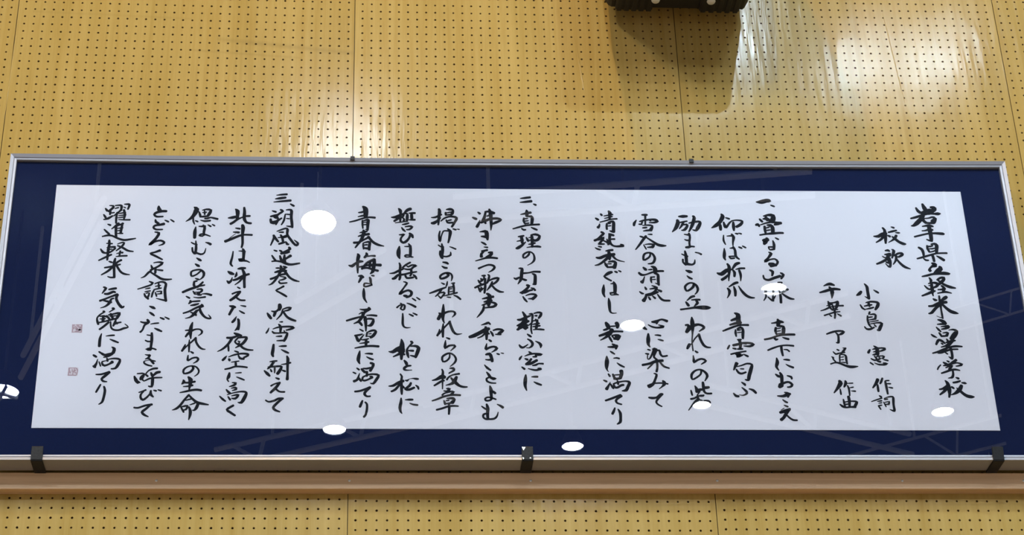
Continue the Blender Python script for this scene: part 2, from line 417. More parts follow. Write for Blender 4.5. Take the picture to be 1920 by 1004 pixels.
def slab(name, xa, xb, zt, zb, y0, y1, mat, n=24):
    bm = bmesh.new(); A = []
    for i in range(n + 1):
        x = xa + (xb - xa)*i/n
        A.append([bm.verts.new((x, y0, zt(x))), bm.verts.new((x, y0, zb(x))), bm.verts.new((x, y1, zb(x))), bm.verts.new((x, y1, zt(x)))])
    for a, b in zip(A, A[1:]):
        for i in range(4): bm.faces.new((a[i], a[(i+1) % 4], b[(i+1) % 4], b[i]))
    bm.faces.new(A[0]); bm.faces.new(A[-1])
    return fchild(bm_obj(name, bm, mat))
slab('backing_board', FX0 + 0.0162, FX1 - 0.0162, lambda x: ztop(x) - 0.0165, lambda x: zbot(x) + 0.0165, -0.078, -0.0375, mat_bracket)
slab('mat_board', FX0 + 0.0162, FX1 - 0.0162, lambda x: ztop(x) - 0.0165, lambda x: zbot(x) + 0.0165, -0.0815, -0.079, mat_navy)
PL, PR = 0.147, 2.4815
pzt = lambda x: -0.6431 + (x - PL)*(-0.6248 + 0.6431)/(PR - PL) - 0.0025*math.sin(math.pi*(x - PL)/(PR - PL))
pzb = lambda x: -1.3254 + (x - PL)*(-1.3184 + 1.3254)/(PR - PL)
paper = slab('paper', PL, PR, pzt, pzb, -0.0833, -0.0816, mat_paper)
slab('glass', FX0 + 0.0164, FX1 - 0.0164, lambda x: ztop(x) - 0.0167, lambda x: zbot(x) + 0.0167, -0.0865, -0.0845, mat_glass)

# brush strokes: every stroke is x,z,width triples in 0.1 mm on the paper plane
STROKES = """1:23746 6650 46 23780 6764 91 23823 6861 91;23561 6768 38 23604 6865 68 23688 6920 68 23823 6861 76 23924 6843 91;23951 6745 46 24035 6752 69 24049 6801 91 23939 6884 91 23868 6945 61;23384 7096 38 23530 7053 53 23708 6985 46 23883 6939 49 24023 6943 46 24122 6941 73 24182 6934 30;23719 7010 76 23633 7125 91 23512 7248 91 23426 7314 53 23369 7320 27;23702 7026 61 23706 7156 68 23762 7212 61;23736 7090 23 23864 7076 33 23952 7047 46 24024 7086 76 23962 7184 114;23746 7220 53 23857 7230 45 23971 7217 68;23654 7335 23 23748 7314 45 23847 7308 68 23935 7330 38;23629 7469 23 23714 7460 33 23816 7429 53 23909 7436 45;23409 7652 38 23554 7610 42 23743 7559 39 23913 7540 45 24053 7542 60 24177 7553 60 24202 7549 27;23825 7316 76 23835 7445 91 23842 7574 83 23839 7702 78 23839 7758 63;23848 7763 60 23779 7759 42 23717 7728 27;23702 7917 37 23703 8013 52 23739 8105 42;23812 7876 30 23898 7858 57 23954 7906 75 23936 8010 75 23921 8129 57;23707 7933 33 23776 7940 39 23846 7915 33;23752 8009 24 23822 8008 33 23880 7991 30;23753 8108 27 23839 8086 33 23891 8061 27;23472 7976 45 23548 8031 63 23572 8126 57 23573 8229 42;23392 8311 33 23537 8265 45 23726 8204 42 23900 8150 39 24055 8135 39 24187 8134 42;23801 8195 57 23817 8282 57 23824 8380 52;23563 8304 27 23609 8351 45 23678 8355 33;23911 8222 24 23994 8276 57 24082 8345 63;23756 8441 37 23815 8464 74 23824 8503 104 23743 8541 47 23678 8608 44 23675 8660 81 23667 8691 30;23942 8549 59 23963 8596 96 23876 8676 104 23790 8748 67;23447 8839 27 23561 8814 47 23718 8769 47 23887 8747 56 24027 8737 77 24150 8748 59 24181 8743 27;23628 8875 30 23664 8945 59 23645 9008 41;23584 9048 24 23684 9020 38 23779 9030 62 23829 9068 59 23772 9132 51 23677 9172 38;23583 9106 18 23674 9098 24;23473 9104 22 23526 9174 41 23589 9215 41 23689 9187 37;23669 9008 53 23658 9133 62 23661 9242 70 23641 9320 62;23827 8936 41 23911 8876 47 24008 8871 62 23985 8941 62 23906 9013 66 23858 9060 52;23835 8928 37 23907 9005 47 24006 9082 56 24136 9143 66 24267 9169 32;23913 9106 37 23967 9168 62 23937 9285 56;23808 9225 22 23906 9208 32 23995 9183 41;23371 9409 32 23502 9355 50 23648 9287 56 23728 9259 35;23661 9263 53 23651 9341 37 23660 9403 26;23787 9327 26 23879 9307 32 24006 9287 47 24142 9320 23;23809 9218 23 23892 9217 38 23990 9200 47;23648 9493 32 23691 9526 61 23735 9529 32;23813 9409 37 23808 9525 47 23814 9633 61 23809 9787 35 23812 9941 41 23816 10059 32;23812 10041 26 23739 10026 13 23669 9989 9;23996 9433 62 23946 9469 76 23847 9540 41;23507 9706 41 23606 9700 52 23737 9642 70 23853 9599 73 23975 9585 58;23797 9657 58 23664 9774 58 23552 9898 55 23473 9922 26;23859 9648 47 23947 9758 61 24050 9854 76 24154 9891 67 24235 9913 20;23682 10099 26 23767 10121 67 23842 10174 80 23881 10204 41;23650 10232 20 23739 10223 40 23862 10219 46;23615 10313 23 23663 10381 46 23710 10437 32;23736 10297 17 23839 10288 40 23922 10283 61 23930 10318 43 23844 10349 46 23739 10370 23;23457 10520 26 23515 10572 49 23591 10609 13;23920 10394 14 24031 10377 38 24120 10422 66 24050 10529 104 23959 10644 89;23664 10472 36 23707 10555 46;23758 10479 17 23828 10466 32 23895 10470 40 23843 10554 58;23705 10570 40 23787 10565 40 23856 10557 32;23544 10806 40 23589 10723 54 23636 10677 55 23712 10714 52 23771 10774 32;23671 10764 20 23714 10797 40;23830 10648 26 23856 10705 46;23802 10751 26 23915 10717 52 24044 10688 32;23987 10689 55 23885 10788 72 23807 10857 79;23662 10881 23 23760 10852 37 23832 10826 52;23422 11056 29 23576 11009 43 23721 10943 46 23864 10886 40 24031 10854 50 24195 10860 32;23557 11054 26 23641 11031 57 23754 10992 49 23910 10946 37 24076 10937 31;23892 10901 54 23908 11006 51 23909 11126 51 23894 11209 46;23887 11204 54 23813 11149 13;23737 11023 26 23797 11078 31;23750 11266 23 23800 11296 40;23656 11312 31 23718 11356 60 23767 11386 40;23990 11242 54 23915 11295 54 23841 11343 43;23579 11384 23 23517 11447 31 23480 11515 25;23644 11405 23 23768 11381 51 23896 11335 43 24019 11324 31 24127 11367 45 24062 11398 37 23965 11417 23;23696 11461 23 23789 11423 31 23873 11397 37 23778 11505 51;23567 11618 31 23687 11575 42 23815 11527 45 23938 11511 43 24042 11535 23;23861 11534 37 23860 11638 45 23827 11724 51 23771 11745 31 23716 11754 13;23913 11733 23 23976 11762 54;23826 11877 37 23915 11863 45 24007 11829 37;24040 11880 25 24112 11887 51 24154 11898 23;23632 11824 28 23677 11887 65 23691 11979 82 23699 12082 81 23690 12199 53 23668 12280 36;23451 12066 28 23541 12049 45 23643 11986 59 23709 11942 56;23650 12031 65 23556 12127 53 23448 12213 31;23769 11996 42 23820 12037 39;24021 11961 65 23984 12035 79 23920 12109 79 23830 12176 50 23731 12216 17;23892 12021 17 23937 12080 42;23962 12094 56 24031 12175 59 24127 12247 70 24231 12268 67 24300 12268 22
2:22601 7394 39 22642 7458 57 22643 7562 69 22641 7691 69 22625 7859 39;22340 7655 30 22458 7653 69 22562 7595 84 22664 7562 78;22596 7659 54 22501 7757 48 22380 7838 24;22705 7622 33 22764 7653 54;22828 7363 24 22898 7389 48;22735 7529 33 22839 7498 48 22952 7469 39;22918 7537 18 22988 7538 42 23032 7540 24;22932 7622 54 22883 7703 60 22820 7760 39 22703 7834 13;22820 7656 30 22894 7730 60 22980 7814 60 23085 7868 66 23146 7875 33;22586 8082 30 22657 8070 54 22691 8097 36;22558 8197 27 22627 8193 48 22699 8176 60 22678 8232 54;22493 8250 21 22559 8297 33 22660 8264 39;22647 8201 68 22628 8296 77 22657 8375 86 22671 8485 53 22646 8567 53 22592 8533 30 22549 8468 18;22318 8482 38 22446 8428 53 22566 8357 53 22682 8311 39;22571 8423 44 22635 8462 27;22764 8043 24 22807 8084 63 22772 8199 54 22735 8302 30;22810 8230 39 22908 8162 45 23013 8156 51 23014 8203 57 22909 8268 39;22856 8245 54 22823 8372 45 22742 8492 18;22855 8340 39 22939 8466 53 23037 8562 59 23171 8617 24
3:21923 9073 23 21978 9158 61 21981 9298 58 21988 9437 61 21991 9507 50;21978 9502 38 21893 9442 13;21814 9303 50 21757 9370 70 21688 9413 29;22138 9250 15 22201 9295 47 22253 9334 38;21747 9687 26 21788 9779 41 21853 9827 29;21899 9624 23 22014 9595 41 22150 9602 47 22211 9635 61 22182 9728 67 22116 9824 41;21963 9623 52 21978 9730 44;21846 9727 23 21947 9700 41 22042 9684 32;21865 9816 17 21991 9787 38 22079 9760 32;21965 9892 38 21933 9964 29;21897 10007 32 21882 10130 40 21907 10266 40 21953 10327 29;21969 9968 23 22052 9955 41 22104 9982 43 22082 10082 46;22091 10089 40 22007 10108 32 21910 10125 17;21919 10050 32 22019 10033 23;21923 10182 17 22055 10158 23 22153 10134 23;21926 10239 17 22048 10215 26 22159 10198 37 22235 10220 52 22184 10324 66 22140 10408 66 22092 10409 26;21782 10316 23 21825 10381 40 21919 10388 46 22023 10334 32;22031 10245 14 22073 10310 40;21946 10861 20 22008 10909 51;21839 10970 34 21788 11058 54;21902 10962 13 22001 10939 46 22125 10920 31 22231 10934 40 22199 10971 43 22087 11013 31;21916 11034 14 21991 11021 37 22061 11006 37;21889 11117 17 21982 11096 51 22052 11073 37;22031 10921 66 22015 11100 78;21929 11149 23 21969 11205 40 21990 11250 31;21988 11163 28 22097 11145 26 22179 11159 37 22128 11219 37;22055 11160 26 22044 11249 26;21840 11222 26 21921 11268 40 22031 11245 31 22092 11212 23;21803 11334 31 21875 11392 31;21912 11343 14 22001 11384 31 22121 11390 45 22232 11360 45 22127 11338 17;21985 11295 23 22064 11309 51;22158 11248 26 22259 11273 37;21934 11806 65 21884 11907 59 21786 12037 28;21912 11950 39 21914 12134 45;22057 11770 37 22017 11861 45 21983 11920 31;22119 11838 22 22216 11830 28;22117 11858 37 22127 11993 50 22138 12201 36;22149 11919 22 22245 11921 31;22180 12019 14 22229 12029 31 22278 12039 31;21920 12251 22 21967 12290 42;21707 12416 17 21828 12371 25 21976 12319 28;21852 12412 14 21961 12392 36;21876 12462 14 21960 12447 25;21862 12528 22 21950 12513 28;21868 12535 31 21913 12629 28;22032 12327 14 22144 12286 25 22251 12280 36 22260 12343 50 22246 12503 44 22251 12648 50 22222 12666 42 22138 12627 11;22035 12355 28 22116 12344 31;22009 12429 22 22054 12555 25;22045 12435 19 22154 12412 28 22118 12490 42;22038 12493 22 22112 12490 31
4:20868 9149 18 20975 9101 56 21058 9092 67 21139 9125 38;20747 9344 32 20871 9307 55 20998 9263 61 21138 9234 61 21273 9248 41;21008 9178 38 21065 9278 80 21060 9387 67 21039 9510 13;20932 9601 32 20963 9650 43 21073 9633 29 21178 9613 61;20937 9642 41 20959 9773 46 21019 9844 29;21181 9609 46 21153 9709 67 21101 9813 38;21032 9703 29 21050 9805 46;20715 9874 17 20827 9836 32 20928 9784 38 21013 9746 20 21179 9724 32 21305 9718 38;20880 9728 14 20964 9699 32 21035 9675 26;21002 9852 23 21157 9827 23;20793 10007 32 20922 9960 32 21063 9913 32 21204 9890 23;21070 9848 46 21071 9986 40 21051 10081 37;20920 9980 17 20972 10028 32;21126 9952 17 21217 10015 43;20795 10538 29 20905 10494 43 21044 10455 43 21166 10446 40 21241 10468 43 21170 10529 52 21114 10553 29;21032 10500 26 21079 10560 46 21082 10658 43 21062 10779 51 21008 10777 17;21007 10972 28 21053 11000 31;20903 11035 20 20959 11102 37 21041 11082 31 21195 11051 28;21233 10931 31 21186 10988 45 21090 11104 31;21156 10928 14 21232 10938 31;21063 11124 31 21047 11213 31 21043 11365 23;21078 11116 17 21171 11118 31 21213 11167 45 21209 11256 45 21219 11372 34;21076 11194 14 21154 11178 20;21067 11268 14 21142 11257 23;21081 11328 17 21175 11342 28;20847 11178 17 20887 11203 40 20883 11245 31 20935 11318 31;20805 11382 28 20919 11344 28 21024 11355 45 21151 11416 45 21280 11456 62 21387 11455 51 21484 11444 17;20969 11855 56 20991 11914 90 20908 12046 59 20802 12182 22;20964 12075 25 20970 12224 36;21116 11847 31 21124 11913 64 21070 12019 31;21161 11920 14 21297 11911 28;21157 11978 25 21183 12074 39 21183 12252 28;21200 12044 14 21298 12021 28;21233 12127 14 21338 12134 36;21011 12359 25 21021 12454 44 21036 12573 30;20913 12498 25 20970 12551 50 21046 12580 39 21179 12569 36 21285 12564 55;21036 12435 22 21171 12412 28 21277 12411 36 21343 12433 47 21307 12495 58 21272 12564 50;21146 12286 56 21156 12395 58 21144 12555 44;21042 12500 31 21149 12485 22
5:19365 6657 26 19496 6653 95 19640 6610 91 19717 6615 76 19743 6625 27;19735 6747 30 19823 6786 42;19517 7085 30 19651 7048 56 19762 7071 90 19751 7182 109 19718 7253 86;19405 7177 41 19467 7257 52;19492 7172 26 19588 7164 75 19662 7209 56;19575 7114 60 19601 7214 56;19406 7354 22 19559 7296 37 19700 7263 45 19854 7281 56 19949 7290 64;19779 7342 41 19870 7301 86 19961 7289 34;19293 7360 45 19343 7339 67 19376 7399 37;19515 7397 49 19514 7497 56 19523 7587 45;19588 7355 37 19673 7364 67 19719 7434 79 19712 7594 75;19545 7446 26 19634 7415 34;19538 7521 26 19652 7499 30;19370 7659 34 19528 7627 41 19720 7604 56 19894 7587 49 19977 7590 45;19433 7817 48 19501 7826 123 19457 7926 56;19533 7756 63 19565 7816 63;19759 7737 26 19837 7782 41;19690 7824 26 19709 7933 56 19695 8082 48;19561 8014 33 19655 8013 37 19705 8032 41;19560 8024 30 19587 8097 33 19701 8076 44;19554 8173 30 19614 8211 52 19531 8331 44 19436 8430 52;19604 8199 48 19522 8338 44 19426 8457 48 19560 8391 33 19691 8371 37 19756 8453 52 19699 8552 44 19569 8573 73;19539 8524 74 19632 8537 92 19707 8561 48;19528 8701 37 19598 8749 62 19570 8866 33;19346 8859 29 19362 8956 44 19470 8994 51 19611 8934 58 19779 8873 59;19797 8781 33 19863 8833 59 19797 8951 37;19702 9059 29 19803 9068 47;19679 9292 25 19770 9233 51 19838 9193 44;19714 9282 25 19732 9446 51 19725 9648 51;19937 9260 47 19838 9319 47 19774 9368 33 19882 9473 51 19979 9529 51 20066 9542 29;19363 9411 40 19356 9489 36 19292 9595 18;19407 9488 25 19499 9583 43 19541 9592 40;19605 9447 22 19535 9563 33;19537 9448 36 19532 9592 40;19393 9179 29 19365 9296 54 19362 9421 40;19393 9179 25 19539 9158 36 19560 9293 40 19542 9448 40;19429 10243 25 19523 10229 39 19644 10199 72 19727 10212 36;19591 10133 39 19610 10200 81 19582 10314 68;19526 10371 46 19504 10466 50 19525 10560 36;19615 10323 43 19714 10341 61 19712 10445 75 19692 10567 57;19541 10399 21 19643 10379 21;19533 10475 21 19636 10455 21;19534 10550 21 19654 10530 21;19210 10708 39 19364 10674 43 19537 10607 39 19675 10573 43 19827 10560 50 19978 10561 46;19458 10654 46 19494 10710 50 19542 10695 28;19668 10643 18 19732 10670 43 19814 10692 46;19265 11012 32 19387 10955 39 19577 10888 32 19746 10867 35 19921 10881 39;19610 10897 50 19611 11027 50 19626 11158 39;19668 10986 18 19751 10993 32 19800 11039 32;19462 11224 21 19470 11345 70 19434 11475 53 19487 11570 21;19632 11269 18 19707 11272 42 19776 11283 39;19678 11399 14 19756 11450 42 19852 11490 46;19394 11680 28 19447 11729 56 19495 11747 45;19505 11637 35 19539 11719 66 19529 11903 59;19544 11921 38 19506 11976 105 19459 12032 66;19542 11939 49 19629 11902 45 19712 11898 45 19780 11965 52 19732 12026 42 19657 12034 28;19680 11718 24 19776 11754 49 19783 11809 31;19386 12278 24 19526 12283 55 19646 12231 76 19705 12221 42;19568 12180 24 19681 12209 45 19638 12313 31;19504 12381 21 19560 12431 42 19610 12458 35;19526 12531 24 19612 12572 38;19408 12730 52 19518 12694 69 19646 12648 59;19656 12629 45 19543 12774 62 19485 12865 58 19414 12928 62;19543 12774 31 19616 12864 38 19708 12932 41 19805 12938 34;19431 12667 10 19518 12612 14
6:18417 7043 38 18446 7113 86 18364 7276 78 18251 7388 78 18133 7463 19;18365 7366 56 18362 7516 60;18521 7148 30 18613 7181 45;18458 7284 34 18483 7404 67 18514 7444 48 18602 7312 41 18677 7241 26;18669 7241 26 18800 7219 34 18945 7247 49 18893 7348 67 18783 7420 56;18709 7280 41 18706 7411 67 18705 7531 37;18426 7675 19 18413 7834 41 18454 7957 22;18510 7703 19 18588 7696 33 18674 7691 37;18635 7642 33 18679 7731 63 18649 7890 37 18645 7989 22;18732 7620 26 18796 7633 41;18819 7609 22 18889 7632 37;18411 8072 18 18403 8230 66 18388 8348 55 18417 8417 26;18557 8066 22 18661 8053 44;18646 8025 41 18685 8127 52 18691 8305 52 18769 8386 33;18520 8307 33 18557 8370 44 18652 8355 33;18528 8307 29 18691 8301 29;18791 8027 37 18866 8062 37;18888 7996 30 18967 8044 37;18450 8533 40 18483 8588 59 18489 8685 70 18464 8881 40 18448 9032 18;18173 8807 36 18273 8835 84 18417 8725 80 18514 8695 66;18440 8862 40 18366 8940 58 18276 9000 58;18760 8502 51 18672 8536 66 18566 8684 33;18565 8694 29 18617 8781 58 18602 8898 44;18650 8693 15 18763 8662 44 18883 8657 40;18741 8721 48 18767 8857 51 18752 9033 15;18668 9076 51 18590 9102 55 18437 9207 22;18400 9250 36 18444 9326 62 18417 9442 36 18368 9529 14;18562 9194 29 18588 9325 58 18580 9464 43;18685 9179 18 18757 9323 51 18864 9456 58 18978 9513 47 19062 9515 25;18517 9964 32 18597 10011 90 18595 10134 98 18601 10267 89;18415 10178 39 18520 10135 64 18622 10115 54;18371 10303 36 18509 10258 54 18654 10232 54;18181 10479 32 18346 10406 43 18520 10334 43 18656 10304 39 18832 10302 46;18502 10438 28 18494 10532 46 18503 10626 28;18546 10419 32 18634 10370 53 18687 10436 53 18675 10568 57 18665 10681 46;18543 10456 25 18628 10440 28;18537 10522 18 18639 10508 21;18528 10723 32 18621 10715 32;18570 10729 57 18592 10850 60 18564 10981 46;18407 10880 50 18526 10851 53 18662 10812 43 18829 10814 46 18926 10847 46 18821 10904 46 18672 10896 21;18391 10964 32 18465 10982 39;18506 10985 32 18631 10980 39;18652 10831 18 18735 10839 32;18312 10881 32 18257 10984 35;18327 11132 32 18506 11084 35 18709 11045 32;18452 11131 39 18527 11130 106 18487 11205 53 18617 11148 35;18643 11129 21 18746 11188 49;18440 11372 46 18399 11465 39 18362 11567 24;18472 11381 25 18479 11400 28;18432 11373 35 18472 11385 39 18415 11469 42 18362 11571 24;18448 11478 18 18575 11440 28 18712 11389 35 18825 11419 49 18788 11558 70 18732 11724 70 18697 11844 59 18623 11835 24;18425 11552 31 18475 11644 49 18555 11670 42 18658 11629 35;18525 11538 18 18613 11541 28;18526 11909 21 18596 11963 52 18609 11996 31;18522 12055 21 18605 12137 49 18637 12209 45 18536 12270 24 18439 12253 10;18303 12212 24 18354 12284 55 18419 12296 45;18700 12090 24 18795 12126 52 18855 12199 49
7:17302 7131 30 17405 7126 71 17518 7118 49;17260 7242 56 17272 7312 82 17209 7473 74 17106 7599 19;17323 7312 30 17411 7290 37 17507 7269 34;17410 7310 48 17359 7411 45 17293 7502 19;17396 7381 30 17491 7369 45 17505 7419 52 17428 7530 56 17350 7547 22;17554 7328 26 17669 7296 45 17808 7274 49 17848 7314 60 17787 7445 78 17719 7546 52 17635 7523 19;17673 7115 45 17704 7165 67 17636 7387 67 17536 7588 26;17410 7666 22 17486 7679 37 17554 7688 48;17407 7819 18 17457 7844 37 17542 7847 41;17532 7638 41 17550 7747 44 17524 7906 41 17529 8025 41;17425 8056 44 17493 8049 59 17564 8025 41 17640 8033 37;17300 8255 22 17390 8303 40 17448 8322 40;17391 8165 33 17407 8303 62 17408 8518 62;17322 8412 37 17321 8500 40 17388 8568 51;17398 8538 73 17541 8566 44 17613 8516 40 17628 8418 15;17653 8201 22 17737 8220 37 17802 8258 44;17384 8743 33 17466 8772 73 17525 8786 36;17376 8738 29 17467 8776 73 17526 8779 33;17391 8894 18 17446 8951 47 17514 8985 36;17551 9124 44 17528 9212 54 17437 9300 43 17350 9335 43 17316 9224 47 17399 9126 40 17502 9102 36 17599 9162 51 17641 9278 51 17609 9374 33 17554 9433 18;17533 9487 47 17455 9511 50 17338 9618 18;17310 9656 36 17370 9761 61;17457 9597 25 17568 9586 40 17665 9589 43;17573 9624 43 17602 9681 61 17511 9778 18;17164 9877 39 17347 9847 39 17534 9816 54 17735 9814 93 17853 9816 79 17920 9815 25;17426 10090 21 17428 10223 82 17424 10393 68 17407 10581 28 17383 10768 25 17382 10918 25 17389 11044 25;17254 10323 39 17314 10309 39 17327 10356 71;17265 10517 64 17339 10412 89 17445 10336 71 17581 10300 50 17687 10343 53 17707 10399 50 17583 10494 21;17248 10984 46 17315 10862 60;17323 10862 25 17365 10853 25 17451 10712 25 17542 10608 28 17569 10570 32;17569 10579 50 17599 10729 50 17670 10887 53 17749 10942 42 17832 10947 28;17439 11048 25 17481 11084 49 17509 11088 25;17383 11178 18 17388 11289 46 17382 11372 42 17473 11307 42 17591 11269 39 17686 11324 49 17563 11421 17;17550 11597 42 17526 11698 35 17403 11800 35 17310 11837 38 17303 11709 49 17402 11598 38 17536 11569 35 17645 11642 49 17690 11743 52 17619 11881 17;17566 11921 45 17570 12027 59 17580 12172 45 17650 12226 41 17756 12222 38;17704 12053 52 17588 12072 55;17362 12019 24 17397 12101 62 17399 12183 59;17393 12156 69 17494 12119 55 17568 12118 45;17255 12139 24 17266 12211 38 17278 12275 31;17237 12378 41 17329 12356 38 17415 12301 31 17564 12272 31;17448 12291 38 17547 12285 45;17473 12173 24 17400 12283 28 17417 12382 62 17321 12464 38 17158 12685 17;17553 12417 24 17667 12426 38 17703 12489 31 17607 12570 27;17424 12391 28 17520 12418 21
8:16354 7096 41 16483 7094 49;16439 7115 45 16431 7245 37 16421 7405 33;16282 7298 30 16413 7255 41 16569 7233 41 16688 7241 63 16754 7284 45 16666 7322 45 16528 7328 22;16198 7259 22 16141 7350 56 16129 7420 45;16260 7378 33 16337 7383 33;16540 7273 22 16575 7273 30;16351 7286 41 16328 7377 26;16352 7416 19 16489 7404 37 16599 7427 48 16549 7553 74;16347 7490 30 16451 7475 41;16362 7582 22 16462 7564 44 16566 7553 44;16263 7742 30 16330 7765 44;16472 7680 18 16575 7682 37;16418 7734 48 16352 7824 55 16231 8004 44 16129 8140 22;16440 7783 33 16579 7890 44 16709 7987 63 16826 8015 59 16915 8014 26;16342 7993 22 16402 8124 29;16377 7986 18 16488 7971 37 16610 7989 44 16559 8059 66;16431 8070 22 16568 8058 52;16497 8237 33 16482 8335 40 16393 8415 40 16314 8445 44 16333 8288 44 16438 8228 37 16547 8256 44 16606 8392 51 16547 8530 47 16426 8557 26;16293 8666 36 16348 8723 66 16369 8742 33;16173 8823 44 16229 8880 58 16330 8879 33 16504 8809 40 16675 8768 47 16794 8766 44;16311 8928 15 16270 9044 43 16233 9093 80;16498 8634 29 16572 8662 73 16592 8749 91 16571 8808 51;16416 8732 22 16509 8721 36;16570 8827 47 16652 8875 55 16649 9040 58 16657 9175 40;16568 9118 14 16659 9155 40;16478 8945 40 16465 9023 43 16476 9109 25;16487 8945 25 16563 8940 33;16490 9018 18 16584 9011 25;16300 9237 29 16329 9304 47;16157 9373 25 16213 9421 47 16255 9430 25;16319 9467 47 16298 9544 54 16242 9631 79;16479 9196 22 16553 9224 40 16602 9253 47;16423 9293 25 16525 9273 40 16601 9262 47 16536 9369 50 16430 9447 61;16311 9467 47 16430 9447 72 16619 9377 43;16615 9310 25 16704 9357 58;16375 9524 32 16412 9600 43;16477 9494 25 16540 9561 47;16606 9445 25 16674 9559 47 16754 9619 47 16902 9623 40;16156 10369 39 16211 10415 64 16267 10452 32;16317 10320 21 16405 10376 39 16537 10402 39 16654 10382 53 16706 10363 39 16575 10323 21;16414 10238 36 16522 10233 75 16583 10194 43 16669 10165 39 16791 10211 61;16548 10233 43 16527 10289 39;16301 10574 32 16292 10724 78 16283 10873 56 16323 10947 21;16465 10610 18 16540 10613 39 16605 10627 35;16532 10731 14 16597 10749 39 16659 10767 32;16257 11017 21 16322 11040 28;16257 11016 25 16314 11035 32;16195 11134 25 16271 11146 39;16249 11156 18 16241 11285 21 16299 11266 31 16375 11117 39 16404 11043 46;16398 11015 53 16456 11015 77 16423 11136 53 16401 11228 39 16470 11302 42;16404 11052 35 16545 11042 42 16564 11134 46 16617 11208 42 16733 11188 35;16107 11452 49 16274 11414 49 16442 11348 63 16609 11328 59;16468 11339 45 16469 11504 42 16441 11630 45;16364 11413 31 16224 11558 24;16548 11375 35 16631 11485 42 16759 11535 31;16372 11685 21 16435 11716 45 16384 11872 45 16328 11982 59 16226 12046 69;16211 12019 52 16252 12028 83 16337 11972 52;16371 11954 31 16551 11947 31 16697 11969 31;16580 11888 38 16617 11952 80 16562 12034 35 16475 12108 14;16207 12345 34 16280 12359 52 16395 12344 41 16499 12253 45 16547 12256 45;16514 12262 62 16425 12380 45 16378 12470 38 16431 12542 34 16509 12587 27
9:15286 7082 34 15315 7126 48;15151 7215 37 15217 7264 52;15246 7383 19 15234 7443 44 15201 7493 63;15257 7333 22 15396 7291 30 15535 7243 33 15699 7226 37;15496 6998 41 15528 7058 75 15513 7179 52 15517 7259 37;15369 7145 19 15473 7123 34 15594 7097 37;15382 7217 19 15486 7189 30 15582 7158 30;15434 7370 37 15421 7460 44 15425 7544 41;15462 7340 26 15566 7308 52 15607 7338 63 15600 7477 67 15592 7617 67;15491 7589 22 15584 7617 55;15451 7380 26 15529 7363 26;15439 7450 22 15534 7435 26;15276 7631 44 15334 7670 55 15252 7761 48 15180 7841 52 15093 7886 51;15111 7862 37 15205 7860 40 15328 7789 48 15281 7879 48 15199 7989 44;15190 7989 40 15335 7987 33;15306 7879 29 15397 7927 37 15445 7985 40;15178 8058 26 15257 8077 37;15096 8099 18 15157 8137 40 15224 8156 37;15469 7682 41 15586 7726 52;15494 7698 59 15478 7837 55 15482 7935 59 15545 8023 44 15645 8052 44 15816 8033 55;15427 8005 29 15486 7856 33 15606 7835 41;15410 7838 26 15445 7995 51;15751 7987 26 15817 8019 51;15366 8193 29 15452 8172 48 15538 8161 48;15434 8192 51 15452 8329 80 15446 8447 40;15111 8389 33 15203 8401 62 15377 8321 62 15573 8288 62;15425 8369 66 15283 8508 51 15160 8597 40 15066 8618 18;15513 8299 59 15592 8416 40 15707 8478 29 15824 8504 15;15323 8536 29 15345 8604 55 15392 8672 47;15417 8516 29 15520 8495 51 15594 8533 62 15552 8679 80;15381 8575 22 15482 8567 29;15392 8672 36 15545 8660 44;15331 8877 36 15401 8827 47 15478 8807 47;15563 8792 36 15617 8819 44;15657 8766 25 15715 8798 36;15486 8812 47 15365 8881 47 15286 8937 43 15358 9007 43 15456 9064 36;15262 9182 18 15245 9327 68 15239 9442 54 15272 9537 25;15435 9155 18 15519 9140 36;15513 9096 29 15542 9188 72 15539 9342 68 15537 9438 57 15619 9472 22;15412 9420 36 15505 9410 36 15546 9428 36;15420 9440 36 15434 9478 25 15553 9461 36;15363 9574 22 15373 9689 61 15374 9841 57 15384 9955 43 15440 10001 28 15537 9995 14;15260 10275 53 15298 10350 89 15327 10434 60;15192 10482 35 15259 10463 49 15345 10405 46;15525 10281 78 15547 10347 78 15535 10413 50;15346 10377 25 15488 10366 32;15079 10646 46 15194 10604 56 15346 10537 60 15480 10517 42 15662 10519 39;15399 10471 78 15335 10584 85 15231 10688 49 15099 10769 18;15315 10659 39 15352 10742 49 15389 10817 28;15390 10636 28 15491 10620 42 15588 10647 53 15525 10741 60;15426 10736 25 15526 10731 46;15398 10658 35 15452 10713 35 15504 10676 106;15274 10957 25 15390 10956 53 15499 10927 63;15386 10873 28 15473 10937 74 15469 11011 35;15326 11077 21 15373 11114 42 15429 11154 28;15231 11217 24 15230 11346 80 15214 11494 70 15217 11585 31 15255 11649 9;15398 11271 17 15472 11261 35 15537 11279 35;15478 11399 17 15552 11463 42 15647 11512 31;15244 11704 28 15281 11773 42;15120 11880 28 15192 11916 45;15281 11937 14 15235 12028 41 15182 12120 65;15358 11717 38 15393 11818 52 15457 11854 45;15567 11624 80 15571 11707 69 15532 11817 62;15381 11736 21 15529 11725 28;15375 11845 38 15532 11826 45;15283 11983 31 15331 12073 45 15353 12109 28;15360 11973 28 15380 12064 48 15444 12081 45 15546 12017 48 15603 12007 45;15462 11899 35 15474 11990 41;15369 11973 31 15469 11936 35 15601 11907 31 15699 11906 38 15754 11942 59 15706 12061 59 15660 12152 62 15562 12167 21;15141 12436 38 15265 12390 45 15415 12326 45 15514 12289 55;15530 12307 58 15436 12380 45 15392 12443 45 15429 12506 38 15525 12536 31;15358 12632 24 15329 12713 48 15289 12794 48;15432 12668 24 15480 12766 55 15483 12909 51 15466 13016 54 15391 13070 24
